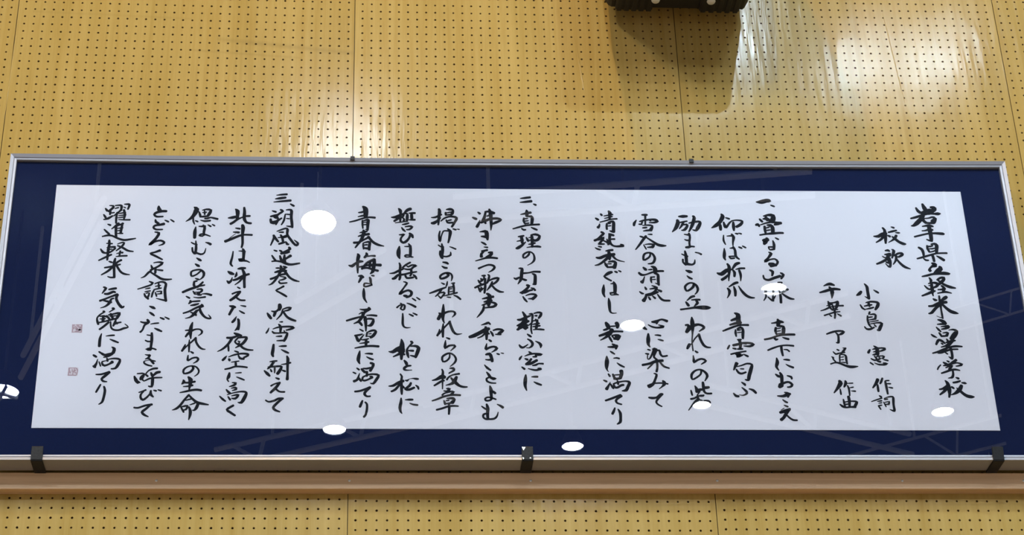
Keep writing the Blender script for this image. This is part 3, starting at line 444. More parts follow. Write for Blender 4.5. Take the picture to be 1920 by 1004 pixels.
10:13233 6646 19 13344 6632 49 13485 6609 49;13221 6767 19 13341 6753 48 13513 6726 60;13565 6810 26 13628 6841 48;13227 7133 19 13330 7107 44 13484 7072 56;13381 7000 30 13391 7070 78 13382 7180 56;13309 7241 37 13297 7331 44 13338 7410 41;13387 7194 33 13498 7188 56 13521 7268 67 13498 7428 55;13325 7261 30 13402 7250 30;13323 7331 26 13417 7319 26;13329 7406 26 13432 7389 30;13019 7568 26 13182 7512 41 13353 7460 41 13524 7437 41 13694 7425 44;13240 7551 26 13289 7594 44 13340 7589 33;13487 7517 22 13562 7556 48 13629 7589 41;13148 7800 26 13207 7789 40 13284 7772 40;13224 7789 62 13238 7887 62 13244 7985 55;13110 7938 18 13195 7917 33 13272 7896 33;13087 8145 40 13130 8134 66 13233 8054 55 13329 7955 22;13350 7816 29 13398 7924 55;13471 7745 26 13582 7724 51 13690 7772 55 13644 7881 62 13559 7912 55;13488 7745 48 13499 7923 62 13493 8100 44;13409 7825 18 13528 7804 29;13398 7914 26 13543 7873 33;13403 8022 22 13471 8012 37 13565 7981 40;13358 8117 18 13502 8090 33 13638 8082 51 13705 8097 37;13412 8263 33 13402 8322 44 13332 8401 36 13264 8426 36 13259 8334 40 13345 8264 36 13430 8244 33 13512 8301 33 13539 8418 44 13522 8506 44 13452 8585 25 13358 8638 14;13138 8734 29 13213 8743 58 13201 8869 65 13188 9004 65 13161 9091 50 13099 9188 18;13004 9011 22 13053 9045 54 13138 8995 36;13209 8879 47 13309 8868 40 13393 8857 32 13512 8826 40 13662 8828 47;13196 9033 40 13286 9071 50 13317 9070 32;13468 8885 25 13534 8923 58 13537 9058 65 13525 9183 68;13475 9193 29 13533 9183 47;13323 9224 47 13382 9233 43 13303 9339 54 13192 9446 64;13150 9437 36 13259 9426 61 13377 9376 43 13453 9356 39;13421 9299 22 13487 9318 43 13524 9365 43;13213 9550 25 13261 9635 46 13313 9701 28;13289 9521 21 13390 9481 36 13490 9480 46 13547 9518 54 13452 9614 64;13345 9612 21 13453 9605 39;13192 9989 28 13239 10079 60 13261 10173 67 13165 10343 78 13062 10494 46;13061 10212 35 13136 10212 53 13270 10144 50 13379 10096 35;13048 10382 35 13182 10324 71 13333 10247 46;13268 10210 71 13213 10380 88 13252 10464 63;13045 10494 42 13163 10418 60 13296 10360 46;13286 10435 60 13303 10416 35;13389 10030 25 13405 10067 32;13352 10049 21 13422 10039 39 13436 10114 46 13415 10246 28 13395 10378 32 13390 10509 35 13407 10602 25;13312 10379 18 13405 10303 32 13441 10227 28;13472 10029 25 13572 9999 39 13655 10017 50 13627 10103 53 13583 10165 35;13495 10095 28 13544 10094 42;13508 10198 32 13547 10264 53 13525 10414 53 13508 10452 46;13432 10246 21 13565 10216 35;13429 10340 25 13595 10310 39;13435 10406 25 13609 10376 42;13440 10493 18 13540 10479 32 13622 10479 42 13707 10487 32;13291 10616 25 13344 10662 49 13381 10689 35;13292 10755 25 13364 10801 46 13411 10875 52 13392 10949 45 13325 11000 24 13252 10997 14;13082 10921 28 13121 10980 52 13186 10988 42 13296 10904 17;13487 10813 18 13576 10864 49 13615 10929 59 13604 10997 17;13314 11111 31 13370 11153 42;13207 11234 14 13336 11177 38 13484 11161 35 13630 11182 45 13548 11201 35 13466 11202 24;13407 11250 28 13497 11244 38;13138 11229 17 13096 11284 42 13073 11331 31;13210 11302 28 13274 11329 49;13364 11310 42 13313 11384 49 13237 11458 52;13229 11458 42 13344 11438 59 13502 11345 52;13391 11489 24 13473 11474 45 13540 11437 31 13651 11439 38;13126 11532 24 13193 11590 48;13283 11576 17 13387 11606 35 13485 11617 41 13592 11583 48;13519 11565 21 13592 11568 31;13217 11750 28 13203 11878 69 13192 12041 58 13226 12176 21;13357 11804 17 13430 11799 41 13503 11799 41;13409 11940 17 13489 11984 45 13585 12023 38
11:12135 7081 33 12185 7126 52;11997 7243 37 12089 7288 59;12182 7320 15 12146 7430 55 12102 7520 59;12426 6987 37 12457 7106 78 12462 7266 66 12467 7445 55 12455 7620 15;12322 7068 41 12442 7056 52 12543 7105 63;12331 7068 37 12303 7209 55 12248 7369 70;12362 7198 33 12456 7156 37;12206 7393 48 12317 7338 63 12454 7276 55 12624 7263 55 12725 7302 41 12587 7383 59 12484 7435 37;12308 7368 37 12324 7417 44;12171 7671 18 12260 7656 48 12335 7665 81 12350 7783 81 12364 7901 40;12206 7805 29 12307 7813 62 12374 7842 48;12203 7972 22 12269 8011 47 12319 8049 36;12267 8119 18 12359 8129 40;12206 8237 29 12282 8226 44 12349 8206 44;12265 8236 47 12199 8325 51 12198 8403 65;12381 8283 36 12465 8276 58 12430 8351 65 12328 8430 62;12050 8531 22 12193 8481 33 12311 8440 43 12462 8429 47 12596 8446 44;12124 8750 43 12239 8690 36 12374 8640 40 12482 8658 47 12523 8715 51 12471 8793 40 12369 8859 14;12200 8961 32 12280 8956 43;12173 9048 36 12206 9096 47 12155 9125 36;12101 9087 25 12146 9173 47;12173 9058 25 12248 9066 39 12282 9037 43 12271 9152 43;12019 9309 39 12128 9250 47 12245 9201 43 12321 9171 25;12249 8999 36 12279 9152 36 12273 9306 50 12253 9459 39;12179 9182 29 12145 9240 32;12102 9289 32 12150 9422 43;12134 9346 32 12226 9325 36 12158 9393 32;12169 9288 25 12200 9364 39;12351 8930 29 12384 8959 40 12356 9094 47 12321 9171 36;12364 9113 25 12482 9044 43 12616 9023 47 12563 9130 47 12478 9198 39;12455 9131 32 12411 9247 47 12316 9382 18;12428 9208 36 12525 9341 46 12639 9416 50 12731 9424 25;12195 9627 21 12303 9601 50 12470 9561 53;12314 9477 43 12379 9533 78 12359 9724 89 12348 9819 53;12235 9716 25 12335 9696 64 12434 9666 39;12183 9811 21 12300 9762 39 12433 9723 39 12540 9779 57 12472 9846 53 12364 9866 39 12248 9886 25;12233 9820 35 12214 9934 50 12146 10048 42 12053 10162 14;12156 10373 14 12272 10331 46 12338 10306 49 12378 10352 28;11863 10712 59 11970 10674 80 12119 10589 77 12268 10503 88 12343 10474 63;12262 10428 46 12284 10540 77 12281 10671 56 12279 10773 42;12258 10587 42 12166 10690 31 12059 10738 21;12299 10596 35 12348 10618 35;12382 10549 28 12422 10613 46 12442 10678 32;12449 10520 28 12564 10485 46 12695 10517 49 12611 10584 63;12503 10631 25 12635 10630 39;12578 10593 46 12594 10630 35;12336 10785 35 12389 10828 45;12280 10893 17 12258 11005 49 12257 11056 45 12340 11004 45 12455 10975 42 12527 11021 59 12468 11086 35 12394 11133 14;12254 11198 38 12344 11179 69 12383 11262 62 12405 11381 55;12243 11336 21 12316 11345 35 12414 11326 52;12524 11168 28 12580 11190 38;12622 11149 14 12687 11163 24;12212 11483 17 12279 11565 48 12359 11628 34;12260 11680 21 12307 11747 52 12346 11819 52;12346 11815 38 12418 11854 52 12480 11854 38 12418 11878 34 12338 11837 24;12322 11824 31 12256 11861 38 12271 11934 41 12367 11978 31 12477 11983 27;12333 12060 27 12355 12159 68 12360 12303 55 12361 12411 48 12308 12456 37 12228 12457 41 12213 12403 37 12278 12367 31 12374 12384 34 12470 12423 31;12387 12195 34 12458 12257 55;12120 12610 20 12183 12663 37 12239 12698 34;12242 12555 34 12269 12662 61 12260 12823 57 12266 12947 51;12237 12805 37 12164 12832 41 12155 12903 37 12217 12956 40 12297 12956 37 12410 12946 41 12483 12883 34 12518 12767 14;12499 12557 17 12578 12597 44 12634 12642 51
12:11140 7003 48 11156 7067 66 11138 7247 59 11119 7475 33;10943 7260 18 11045 7252 44 11198 7166 41;10951 7428 48 11010 7423 73 11095 7357 48 11171 7266 37;11326 7014 22 11420 7003 63 11496 7031 48 11477 7132 63 11434 7182 37;11308 7104 41 11313 7184 37;11317 7120 22 11470 7082 30;11307 7184 26 11435 7162 37;11187 7365 22 11281 7274 37 11434 7222 41 11586 7260 55 11533 7400 48 11464 7530 44;11323 7323 26 11356 7406 44 11483 7404 40;11348 7353 26 11450 7321 33;11159 7663 26 11138 7801 44 11157 7968 44 11192 7820 26 11243 7671 29 11311 7651 33 11429 7659 37;11354 7591 26 11420 7669 66 11402 7837 51 11366 8004 33;11489 7589 26 11564 7617 40;11590 7597 15 11652 7606 26;11114 8076 22 11180 8124 33 11247 8133 33;11203 8036 25 11222 8192 62 11212 8348 51 11211 8465 43;11162 8252 36 11153 8349 40 11194 8446 43;11203 8397 33 11320 8415 36 11421 8365 43 11422 8277 18;11398 8121 15 11473 8150 33 11553 8191 33;11226 8577 29 11318 8596 54 11354 8628 36;11200 8694 22 11266 8740 50 11324 8745 43;11331 8904 57 11364 8952 50 11297 9020 50 11172 9060 47 11156 8983 43 11231 8915 43 11331 8885 40 11422 8913 36 11455 9008 39 11428 9124 14;11179 9179 18 11253 9218 39;11332 9135 18 11319 9221 36 11294 9298 18;10887 9484 28 11028 9425 46 11177 9357 43 11293 9308 32;11185 9366 39 11110 9491 39 11030 9572 21;11135 9472 25 11242 9451 39 11250 9499 39 11158 9623 32;11158 9614 32 11101 9548 21;11427 9191 18 11511 9180 36;11477 9190 39 11492 9334 46 11487 9467 39;11368 9297 29 11358 9488 36;11360 9307 25 11476 9286 29;11368 9354 25 11442 9344 25;11367 9440 21 11458 9420 25;11250 9556 18 11407 9506 36 11573 9457 36;11315 9584 18 11406 9598 32;11489 9534 21 11572 9571 43 11653 9646 39;11226 9799 25 11221 9931 57 11216 10063 71 11210 10213 49 11242 10325 21;11113 10045 28 11154 10083 70 11095 10215 63;11153 10130 70 11253 10044 49 11352 10001 42 11467 9994 39 11516 10060 46 11441 10158 14;11203 10063 63 11154 10092 63;11217 10344 21 11207 10494 53 11205 10717 38;11125 10504 21 11108 10597 38 11067 10681 42;11108 10635 31 11216 10485 35 11365 10305 32 11382 10277 42;11373 10287 46 11413 10436 53 11476 10584 49 11557 10639 38 11675 10620 10;11287 10735 21 11368 10771 42;11269 10809 14 11257 10939 52 11251 11031 42 11341 10966 42 11439 10946 38 11504 10974 45 11388 11104 14;11363 11196 24 11362 11288 35 11288 11380 35 11198 11399 38 11183 11280 41 11274 11197 42 11371 11168 35 11468 11223 35 11519 11332 41 11482 11433 38 11375 11535 14;11172 11615 28 11196 11679 41 11187 11788 51 11185 11915 34 11180 12149 20;10935 11920 21 11040 11889 51 11170 11815 86 11234 11833 69;11217 11923 41 11169 11933 41 11088 11988 44 10983 12061 34;11366 11586 24 11447 11585 55 11463 11640 45 11381 11695 34 11341 11723 24;11290 11896 38 11331 11832 34 11429 11767 31 11591 11733 41;11388 11840 27 11427 11895 41;11525 11821 51 11475 11930 79 11410 12003 55 11264 12050 14;11396 11859 34 11491 11966 68 11587 12056 51 11683 12091 44 11780 12091 27;11280 12140 24 11352 12148 58 11295 12212 41 11215 12203 24;11173 12320 37 11230 12266 31 11407 12220 24;11375 12220 41 11456 12223 37 11390 12301 51;10931 12474 27 11052 12429 37 11213 12356 41 11406 12310 41 11607 12317 41;11212 12463 27 11243 12562 47;11285 12409 24 11405 12399 51 11469 12426 48 11412 12516 75;11260 12472 20 11332 12454 31;11243 12553 30 11420 12525 37;11034 12715 37 11162 12678 41 11306 12624 41 11435 12605 41 11555 12613 27;11331 12543 37 11338 12668 47 11328 12828 37
13:10112 7003 29 10154 7063 70 10163 7162 48 10155 7262 55 10155 7401 33;9931 7269 26 10028 7264 62 10146 7202 55 10230 7161 40;10003 7383 44 10062 7333 51 10138 7282 40;10416 7009 66 10332 7050 66 10256 7141 37 10230 7221 44 10205 7281 29;10230 7161 37 10323 7150 40 10332 7239 59 10323 7359 51;10222 7281 29 10256 7330 40 10239 7370 48;10374 7139 26 10526 7133 52;10441 7158 55 10450 7327 55;10374 7338 26 10525 7332 48;10029 7433 18 10163 7411 26 10340 7382 26;10205 7483 22 10281 7468 44 10365 7437 37;10189 7569 22 10231 7637 47 10284 7686 26;10281 7547 26 10382 7526 40 10458 7545 48 10390 7625 40 10315 7632 26;10130 7786 22 10197 7785 40 10264 7765 33 10189 7854 36 10164 7953 47 10231 8020 54 10314 7970 55 10381 7871 44 10415 7753 51;10390 7743 44 10449 7801 66 10474 7870 33;10134 8129 25 10114 8266 80 10114 8402 72 10144 8489 22;10264 8131 18 10348 8130 33 10423 8115 40;10364 8048 25 10406 8125 51 10414 8262 58 10414 8418 51 10481 8440 22;10414 8389 33 10314 8380 36 10272 8410 40 10314 8442 29 10414 8427 32;10131 8617 29 10156 8698 47 10148 8853 50 10151 9026 50 10132 9103 39;9891 8923 18 9999 8909 43 10131 8834 50 10223 8794 36;9966 9076 46 10024 9056 61 10098 8969 50 10247 8948 43 10413 8897 43 10563 8867 32;10405 8598 40 10297 8667 40 10214 8752 36;10322 8696 22 10355 8725 36 10439 8675 36 10497 8674 36 10563 8689 36 10480 8733 43 10430 8791 43 10330 8802 36 10231 8775 25;10422 8791 50 10438 8907 43 10405 8984 39;10281 8966 39 10322 9052 46 10479 9031 43;10480 8954 29 10529 9002 50 10562 9068 36;10239 9159 21 10322 9196 43 10247 9331 32 10140 9513 50 10247 9445 43 10363 9405 46 10437 9462 57 10412 9557 50 10313 9605 43;10247 9559 46 10322 9577 60;10075 9901 35 10141 9835 28 10231 9815 35 10267 9852 42 10256 9937 39 10215 9966 32 10165 9929 35;10165 9778 28 10206 9834 42 10165 9919 32;10321 9770 18 10428 9812 42 10535 9877 46;10453 9632 25 10540 9698 32;10560 9603 21 10643 9668 32;10218 10065 25 10220 10205 42 10218 10355 46 10248 10439 38 10321 10470 28 10411 10458 10;10375 10082 25 10474 10137 39;10469 10049 21 10567 10104 39;10186 10792 24 10202 10894 76 10199 11023 104 10191 11170 79 10186 11344 45;9878 11136 17 9972 11145 66 10085 11070 87 10215 11004 87;10150 11189 59 10069 11235 41 9989 11278 24;10166 11060 138 10199 11133 138;10199 11188 52 10264 11215 41;10418 10855 42 10459 10882 42 10361 11003 31 10321 11095 45 10337 11206 55 10361 11297 28;10410 10984 24 10524 10974 49 10605 11028 69 10572 11167 69 10531 11286 52;10353 11104 24 10475 11109 48;10401 11238 21 10523 11268 45;10256 11377 31 10304 11449 62 10320 11513 41;10417 11521 31 10328 11531 45 10256 11587 52 10264 11632 45 10328 11646 24 10441 11641 14;10159 11751 27 10199 11823 41 10186 11905 44 10191 12157 54 10196 12301 34;9882 12084 20 9991 12069 51 10119 11986 58 10232 11940 58;10151 11977 78 10167 12031 78;10135 12050 44 10039 12176 48 9946 12227 37;10207 12085 51 10256 12130 34;10280 11922 20 10328 11931 44 10376 11889 10 10457 11870 17 10537 11880 44 10594 11883 34;10416 11993 41 10384 12066 51 10280 12165 44 10376 12174 51 10496 12119 44;10533 12055 20 10585 12100 44 10601 12163 27;10180 12405 24 10176 12516 54 10152 12658 57 10168 12765 40 10200 12818 17;10280 12452 17 10376 12446 44 10459 12446 37;10388 12541 17 10471 12576 37 10575 12590 37
14:9205 6958 41 9264 7017 99 9282 7136 99 9275 7255 84;9097 7139 26 9181 7128 44 9265 7096 44;9085 7264 18 9183 7237 40 9283 7216 37;8874 7426 26 9016 7388 37 9200 7316 37 9351 7278 40 9511 7287 48;9201 7376 37 9199 7494 40 9212 7613 26;9234 7385 26 9301 7354 44 9343 7363 62 9333 7492 62 9329 7660 44;9218 7435 18 9294 7424 22;9219 7504 22 9311 7493 26;9279 7641 22 9338 7654 33;9221 7662 33 9238 7730 73 9182 7928 62 9100 8066 47 9026 8184 29;9138 7742 22 9238 7711 44 9313 7700 36;9097 7850 22 9205 7809 51 9364 7778 55;8991 8038 51 9108 8026 47 9224 7956 40 9340 7886 47 9373 7866 51;9348 7856 51 9458 8002 54 9592 8088 54 9742 8129 22;9224 8044 29 9225 8122 40 9235 8220 29;9241 8034 25 9358 8007 47 9391 8042 54 9375 8140 58 9376 8241 51;9242 8103 25 9325 8092 36;9243 8190 40 9376 8208 47;9086 8364 29 9112 8421 72 9089 8557 61 9091 8750 50 9096 8923 25;8870 8699 21 8950 8723 68 9048 8635 47 9147 8586 61 9217 8585 36;9302 8337 36 9319 8389 61 9262 8468 47;9312 8438 29 9428 8417 32 9519 8420 47;9503 8513 50 9396 8582 61 9313 8632 47 9248 8729 47 9199 8807 36;9503 8523 65 9504 8648 72 9481 8803 72 9465 8880 64 9407 8939 21;9116 8750 29 9248 8719 39 9413 8679 47 9662 8685 65;9199 8787 47 9331 8770 43 9464 8813 47 9597 8850 50;9412 8553 36 9389 8766 47;9380 8631 25 9414 8698 32 9463 8717 29;9119 9009 29 9185 9009 64 9235 9046 46;9193 9037 64 9161 9114 50 9124 9191 32;9441 8986 29 9499 8999 39;9392 9044 32 9414 9092 50 9426 9206 43 9451 9254 25;9393 9226 25 9270 9218 36 9262 9304 39 9336 9303 36 9451 9260 36;9251 9365 25 9253 9494 60 9266 9646 49 9332 9768 18;9162 9958 18 9277 9976 49 9375 9962 56 9416 9952 42;9375 9915 42 9400 9952 53 9294 10028 53 9229 10104 53;9139 10096 18 9229 10038 28;8840 10286 38 9002 10228 45 9181 10170 35;9328 10131 21 9442 10124 39 9573 10138 42;9262 10066 53 9214 10179 60 9134 10302 49 9020 10363 21;9126 10311 35 9175 10348 52 9216 10413 38;9287 10178 63 9310 10346 59 9316 10570 24;9264 10263 28 9378 10224 39 9492 10242 49 9476 10345 63 9428 10410 63 9363 10420 28;9161 10519 21 9247 10574 35;9049 10702 38 9154 10683 42 9227 10660 28;9082 10730 45 9115 10812 59 9140 10868 35 9196 10775 35 9268 10672 17;9348 10606 35 9325 10727 28;9340 10616 21 9429 10568 42 9511 10549 45 9560 10586 52 9495 10698 63 9431 10754 45;9381 10652 17 9446 10643 24;9317 10718 17 9447 10717 24;9204 10815 17 9302 10811 38 9383 10782 24;9165 10917 14 9270 10903 31 9383 10874 42;9326 10820 52 9320 10986 48;9053 11049 24 9223 11011 38 9433 10985 45 9627 10996 48;9172 11125 21 9153 11253 62 9138 11382 65 9176 11481 21;9297 11201 14 9386 11196 38 9475 11205 41;9339 11285 17 9420 11333 41 9497 11360 34;9104 11597 24 9162 11645 38;9013 11712 24 9083 11748 31;9174 11741 14 9143 11850 38 9112 11923 48 9041 11959 54;9143 11841 27 9176 11904 48 9214 11958 31;9221 11623 41 9294 11704 55 9359 11704 38;9437 11457 45 9502 11484 58 9486 11566 51 9431 11667 55;9261 11605 27 9342 11613 41 9438 11585 38;9351 11695 48 9352 11821 34;9256 11840 31 9391 11776 34 9520 11762 38 9633 11792 51 9569 11928 55 9506 12019 41 9434 12005 14;9256 11849 38 9240 11913 37 9297 11939 41 9393 11902 34 9480 11847 51;9424 11821 27 9480 11838 48;9068 12238 37 9188 12219 41 9331 12164 44 9435 12118 44;9419 12127 58 9324 12236 51 9300 12308 51 9357 12365 37 9437 12360 30;9251 12483 37 9192 12648 51;9315 12522 30 9359 12575 40 9360 12718 44 9330 12860 40 9291 12913 44
15:7010 6652 15 7128 6634 41 7270 6620 44;6984 6763 22 7114 6741 59 7239 6719 48;6947 6859 18 7134 6834 44 7368 6806 51;7368 6910 29 7456 6969 48;6917 7122 26 7010 7155 44;7125 7089 40 7185 7128 48 7079 7219 44 7015 7299 44;6881 7291 36 6963 7270 51 7079 7229 40;6883 7371 44 6903 7469 62 6987 7487 55;7031 7289 47 7075 7368 40 7044 7447 55 7022 7536 25;6965 7310 33 7033 7348 29;6895 7459 47 7019 7438 55 7158 7337 33;7246 7226 26 7218 7405 40 7159 7534 25;7246 7216 22 7380 7228 33;7267 7091 22 7359 7082 44 7402 7125 59 7399 7303 55 7421 7481 55 7433 7609 44;7290 7571 22 7424 7589 44;7275 7345 18 7350 7353 29;7053 7732 18 7160 7681 36 7275 7640 40 7318 7679 54 7314 7816 47 7392 7952 51 7488 8087 47 7555 8135 54 7590 8076 47 7493 7980 14;6974 7851 47 6985 7919 47 6909 8144 25;6983 7851 33 7036 7957 51 7096 8035 40;7104 7757 22 7212 7755 40;7148 7838 36 7183 7897 47 7213 8052 47 7131 8093 43;7084 7918 18 7183 7897 33 7315 7846 40 7283 7895 36 7184 7916 36;7115 8103 40 7205 8072 40 7287 8042 36 7314 8100 50 7355 8109 36;6996 8285 25 7067 8313 39;7137 8289 32 7188 8321 43;7366 8202 43 7400 8240 50 7295 8319 54 7181 8379 54;7182 8389 25 7297 8368 39 7378 8328 43;7150 8447 32 7178 8543 54 7205 8601 43;7265 8426 36 7261 8542 61 7288 8638 43;7415 8444 61 7334 8503 47 7237 8581 43;6952 8440 29 6996 8517 43 7047 8584 39;6958 8614 29 7056 8599 36 7189 8620 43 7322 8676 57 7438 8698 50 7643 8657 36;7176 8740 36 7195 8832 64 7135 9005 46 7065 9139 46 6979 9255 39 6899 9298 14;7063 8805 25 7137 8804 39;7242 8754 29 7325 8782 50 7252 8812 36;7042 8930 36 7164 8890 60 7320 8878 43;6942 9122 46 7039 9083 46 7168 9005 43 7339 8964 46;7245 8831 64 7331 8964 50 7416 9078 46 7533 9153 46 7646 9186 25;7177 9043 18 7268 9061 28 7318 9089 39 7238 9137 35 7164 9153 21;7149 9186 32 7183 9243 39 7347 9227 28;7268 9327 42 7180 9385 35 7087 9447 39 7167 9499 35 7284 9573 46 7350 9620 35;7186 9849 63 7196 9920 81 7183 9995 59;6997 10035 24 7071 10053 42 7135 10024 42;7095 10043 52 7058 10174 52;6893 10092 28 6937 10166 59 6988 10240 52;7198 9958 52 7127 10024 35;7263 9985 24 7368 9937 35 7465 9939 46 7410 10002 42 7314 10027 28;7264 10013 35 7235 10126 38 7126 10272 17;7282 10050 42 7367 10180 45 7466 10254 52 7589 10305 42;7201 10340 17 7271 10334 35;7182 10406 28 7230 10479 56 7227 10646 35;7046 10537 17 7166 10489 35 7327 10469 38 7472 10468 42 7554 10495 49 7458 10542 42 7370 10567 28;6948 10510 14 6919 10594 35 6884 10653 28;7032 10602 24 7074 10648 42 7219 10646 24;7314 10571 17 7331 10608 24;7171 10656 24 7316 10636 35 7397 10654 45 7361 10792 55 7323 10866 48;7129 10745 21 7262 10734 38;7149 10863 21 7322 10852 38;7076 10970 41 7066 11126 62 7053 11236 58 7079 11299 34;7207 11015 14 7295 11010 41 7378 11006 38;7266 11106 17 7364 11160 45 7442 11199 34;7004 11442 20 7099 11427 38 7166 11419 34;7100 11441 51 7024 11569 48 6954 11638 27;6961 11588 20 7088 11577 38 7216 11564 38 7288 11576 44 7251 11676 58 7198 11767 61;6876 11688 24 6951 11769 61 7009 11831 37;7024 11650 24 7053 11714 34;7124 11604 37 7126 11749 24;7407 11284 27 7434 11365 58 7431 11547 48 7437 11764 44 7434 11918 58;7278 11516 14 7374 11502 31 7498 11465 38;7307 11672 24 7380 11702 41;7154 11879 24 7235 11914 44;7050 12101 34 7135 12046 30 7262 12009 34;7258 12009 41 7170 12144 57 7048 12280 44;7155 12162 37 7253 12251 34 7380 12259 34;6936 12485 27 7009 12529 34 7150 12493 44 7243 12439 44 7346 12438 44;7323 12447 47 7200 12572 50 7124 12679 50 7174 12750 47 7283 12793 27
16:5993 7089 29 6045 7148 84 6050 7266 66 6046 7365 65;5821 7353 25 5928 7338 65 6060 7296 47;5887 7525 54 5959 7475 51 6047 7395 47 6194 7314 25;6207 7036 40 6221 7165 58 6221 7363 65 6284 7480 51 6393 7502 47;6226 7293 33 6359 7285 47;6016 7651 25 6125 7669 43;5964 7769 25 6105 7777 51;6024 7817 9 5856 7966 11;5777 8045 61 5939 7965 58 6101 7885 50 6232 7844 40 6431 7847 43;6184 7560 54 6203 7638 76 6196 7854 54 6208 8088 47 6189 8214 36;6122 8322 14 6202 8325 32 6285 8339 29;6215 8253 29 6248 8320 61 6249 8475 54 6254 8590 50 6328 8609 36 6404 8650 21;6252 8552 32 6138 8573 61 6197 8607 46 6278 8590 43;5984 8334 21 5970 8498 39 5937 8691 46 5990 8767 25;6124 8839 28 6205 8824 60 6303 8817 43;6240 8866 43 6285 8980 64 6292 9152 53 6306 9370 49;5882 8918 28 5949 8965 71 6024 8993 43;5995 9089 14 5967 9194 46 5912 9233 71;5869 9186 25 5912 9242 46;6095 8935 18 6091 9021 50 6060 9078 25;6026 9165 42 6120 9135 53 6231 9057 53 6400 8988 46;6264 9066 53 6172 9210 35 6070 9297 18;6130 9363 21 6196 9400 35;6016 9559 35 6103 9514 35 6208 9494 46;6201 9504 49 6108 9628 60 5975 9742 49;6117 9656 39 6210 9730 39 6332 9738 35;5966 9902 28 6048 9920 63 6105 9938 42;6064 9929 56 6012 10042 52 5968 10145 45;6233 9886 17 6355 9910 38;6206 10030 17 6273 10076 38 6336 10109 28;6145 10199 14 6096 10302 52 6050 10358 45;6183 10263 31 6212 10375 49 6210 10504 45 6204 10560 42;6200 10288 45 6210 10437 52 6178 10530 48 6124 10590 17;6111 10660 31 6202 10705 66 6283 10732 45;5940 10791 41 6061 10793 52 6203 10733 38;6054 10826 52 5972 10974 48 5850 11103 41 5729 11174 14;5981 10992 31 5996 11157 34;6221 10779 34 6138 10899 34 6230 10990 34;6221 10788 31 6381 10771 45 6415 10804 52 6324 10952 55 6161 11064 21;6209 10880 21 6258 10907 28;6228 10944 41 6329 11062 45 6443 11116 41 6580 11127 27;6140 11155 24 6230 11191 38;6004 11321 17 6129 11265 34 6303 11227 38 6448 11235 45 6473 11271 41 6372 11335 38;5955 11294 14 5910 11358 48 5864 11413 44;6014 11375 41 6032 11420 44;6233 11264 24 6277 11354 48 6373 11372 38;6074 11465 17 6256 11431 27;6177 11455 38 6190 11573 44;5931 11657 31 6049 11629 37 6175 11582 37 6350 11586 37 6459 11603 34;6042 11755 34 6028 11863 64 5999 11935 30 6033 11989 24;6182 11759 14 6325 11747 27;6218 11865 17 6315 11906 37 6404 11946 27;6121 12019 20 6209 12031 44 6164 12090 47 6055 12127 17;6104 12171 17 6199 12153 44 6224 12197 44 6131 12234 17;5987 12208 24 6046 12279 50 6095 12314 34;6017 12347 17 6157 12296 24 6346 12259 34 6465 12285 47 6431 12418 67 6358 12552 57 6278 12548 17;5837 12387 20 5912 12467 44 5981 12520 30;6035 12395 24 6094 12483 40;6121 12376 17 6207 12353 34 6286 12348 37 6211 12447 47 6124 12439 20;6172 12633 43 6027 12740 47 6101 12811 47 6222 12898 40
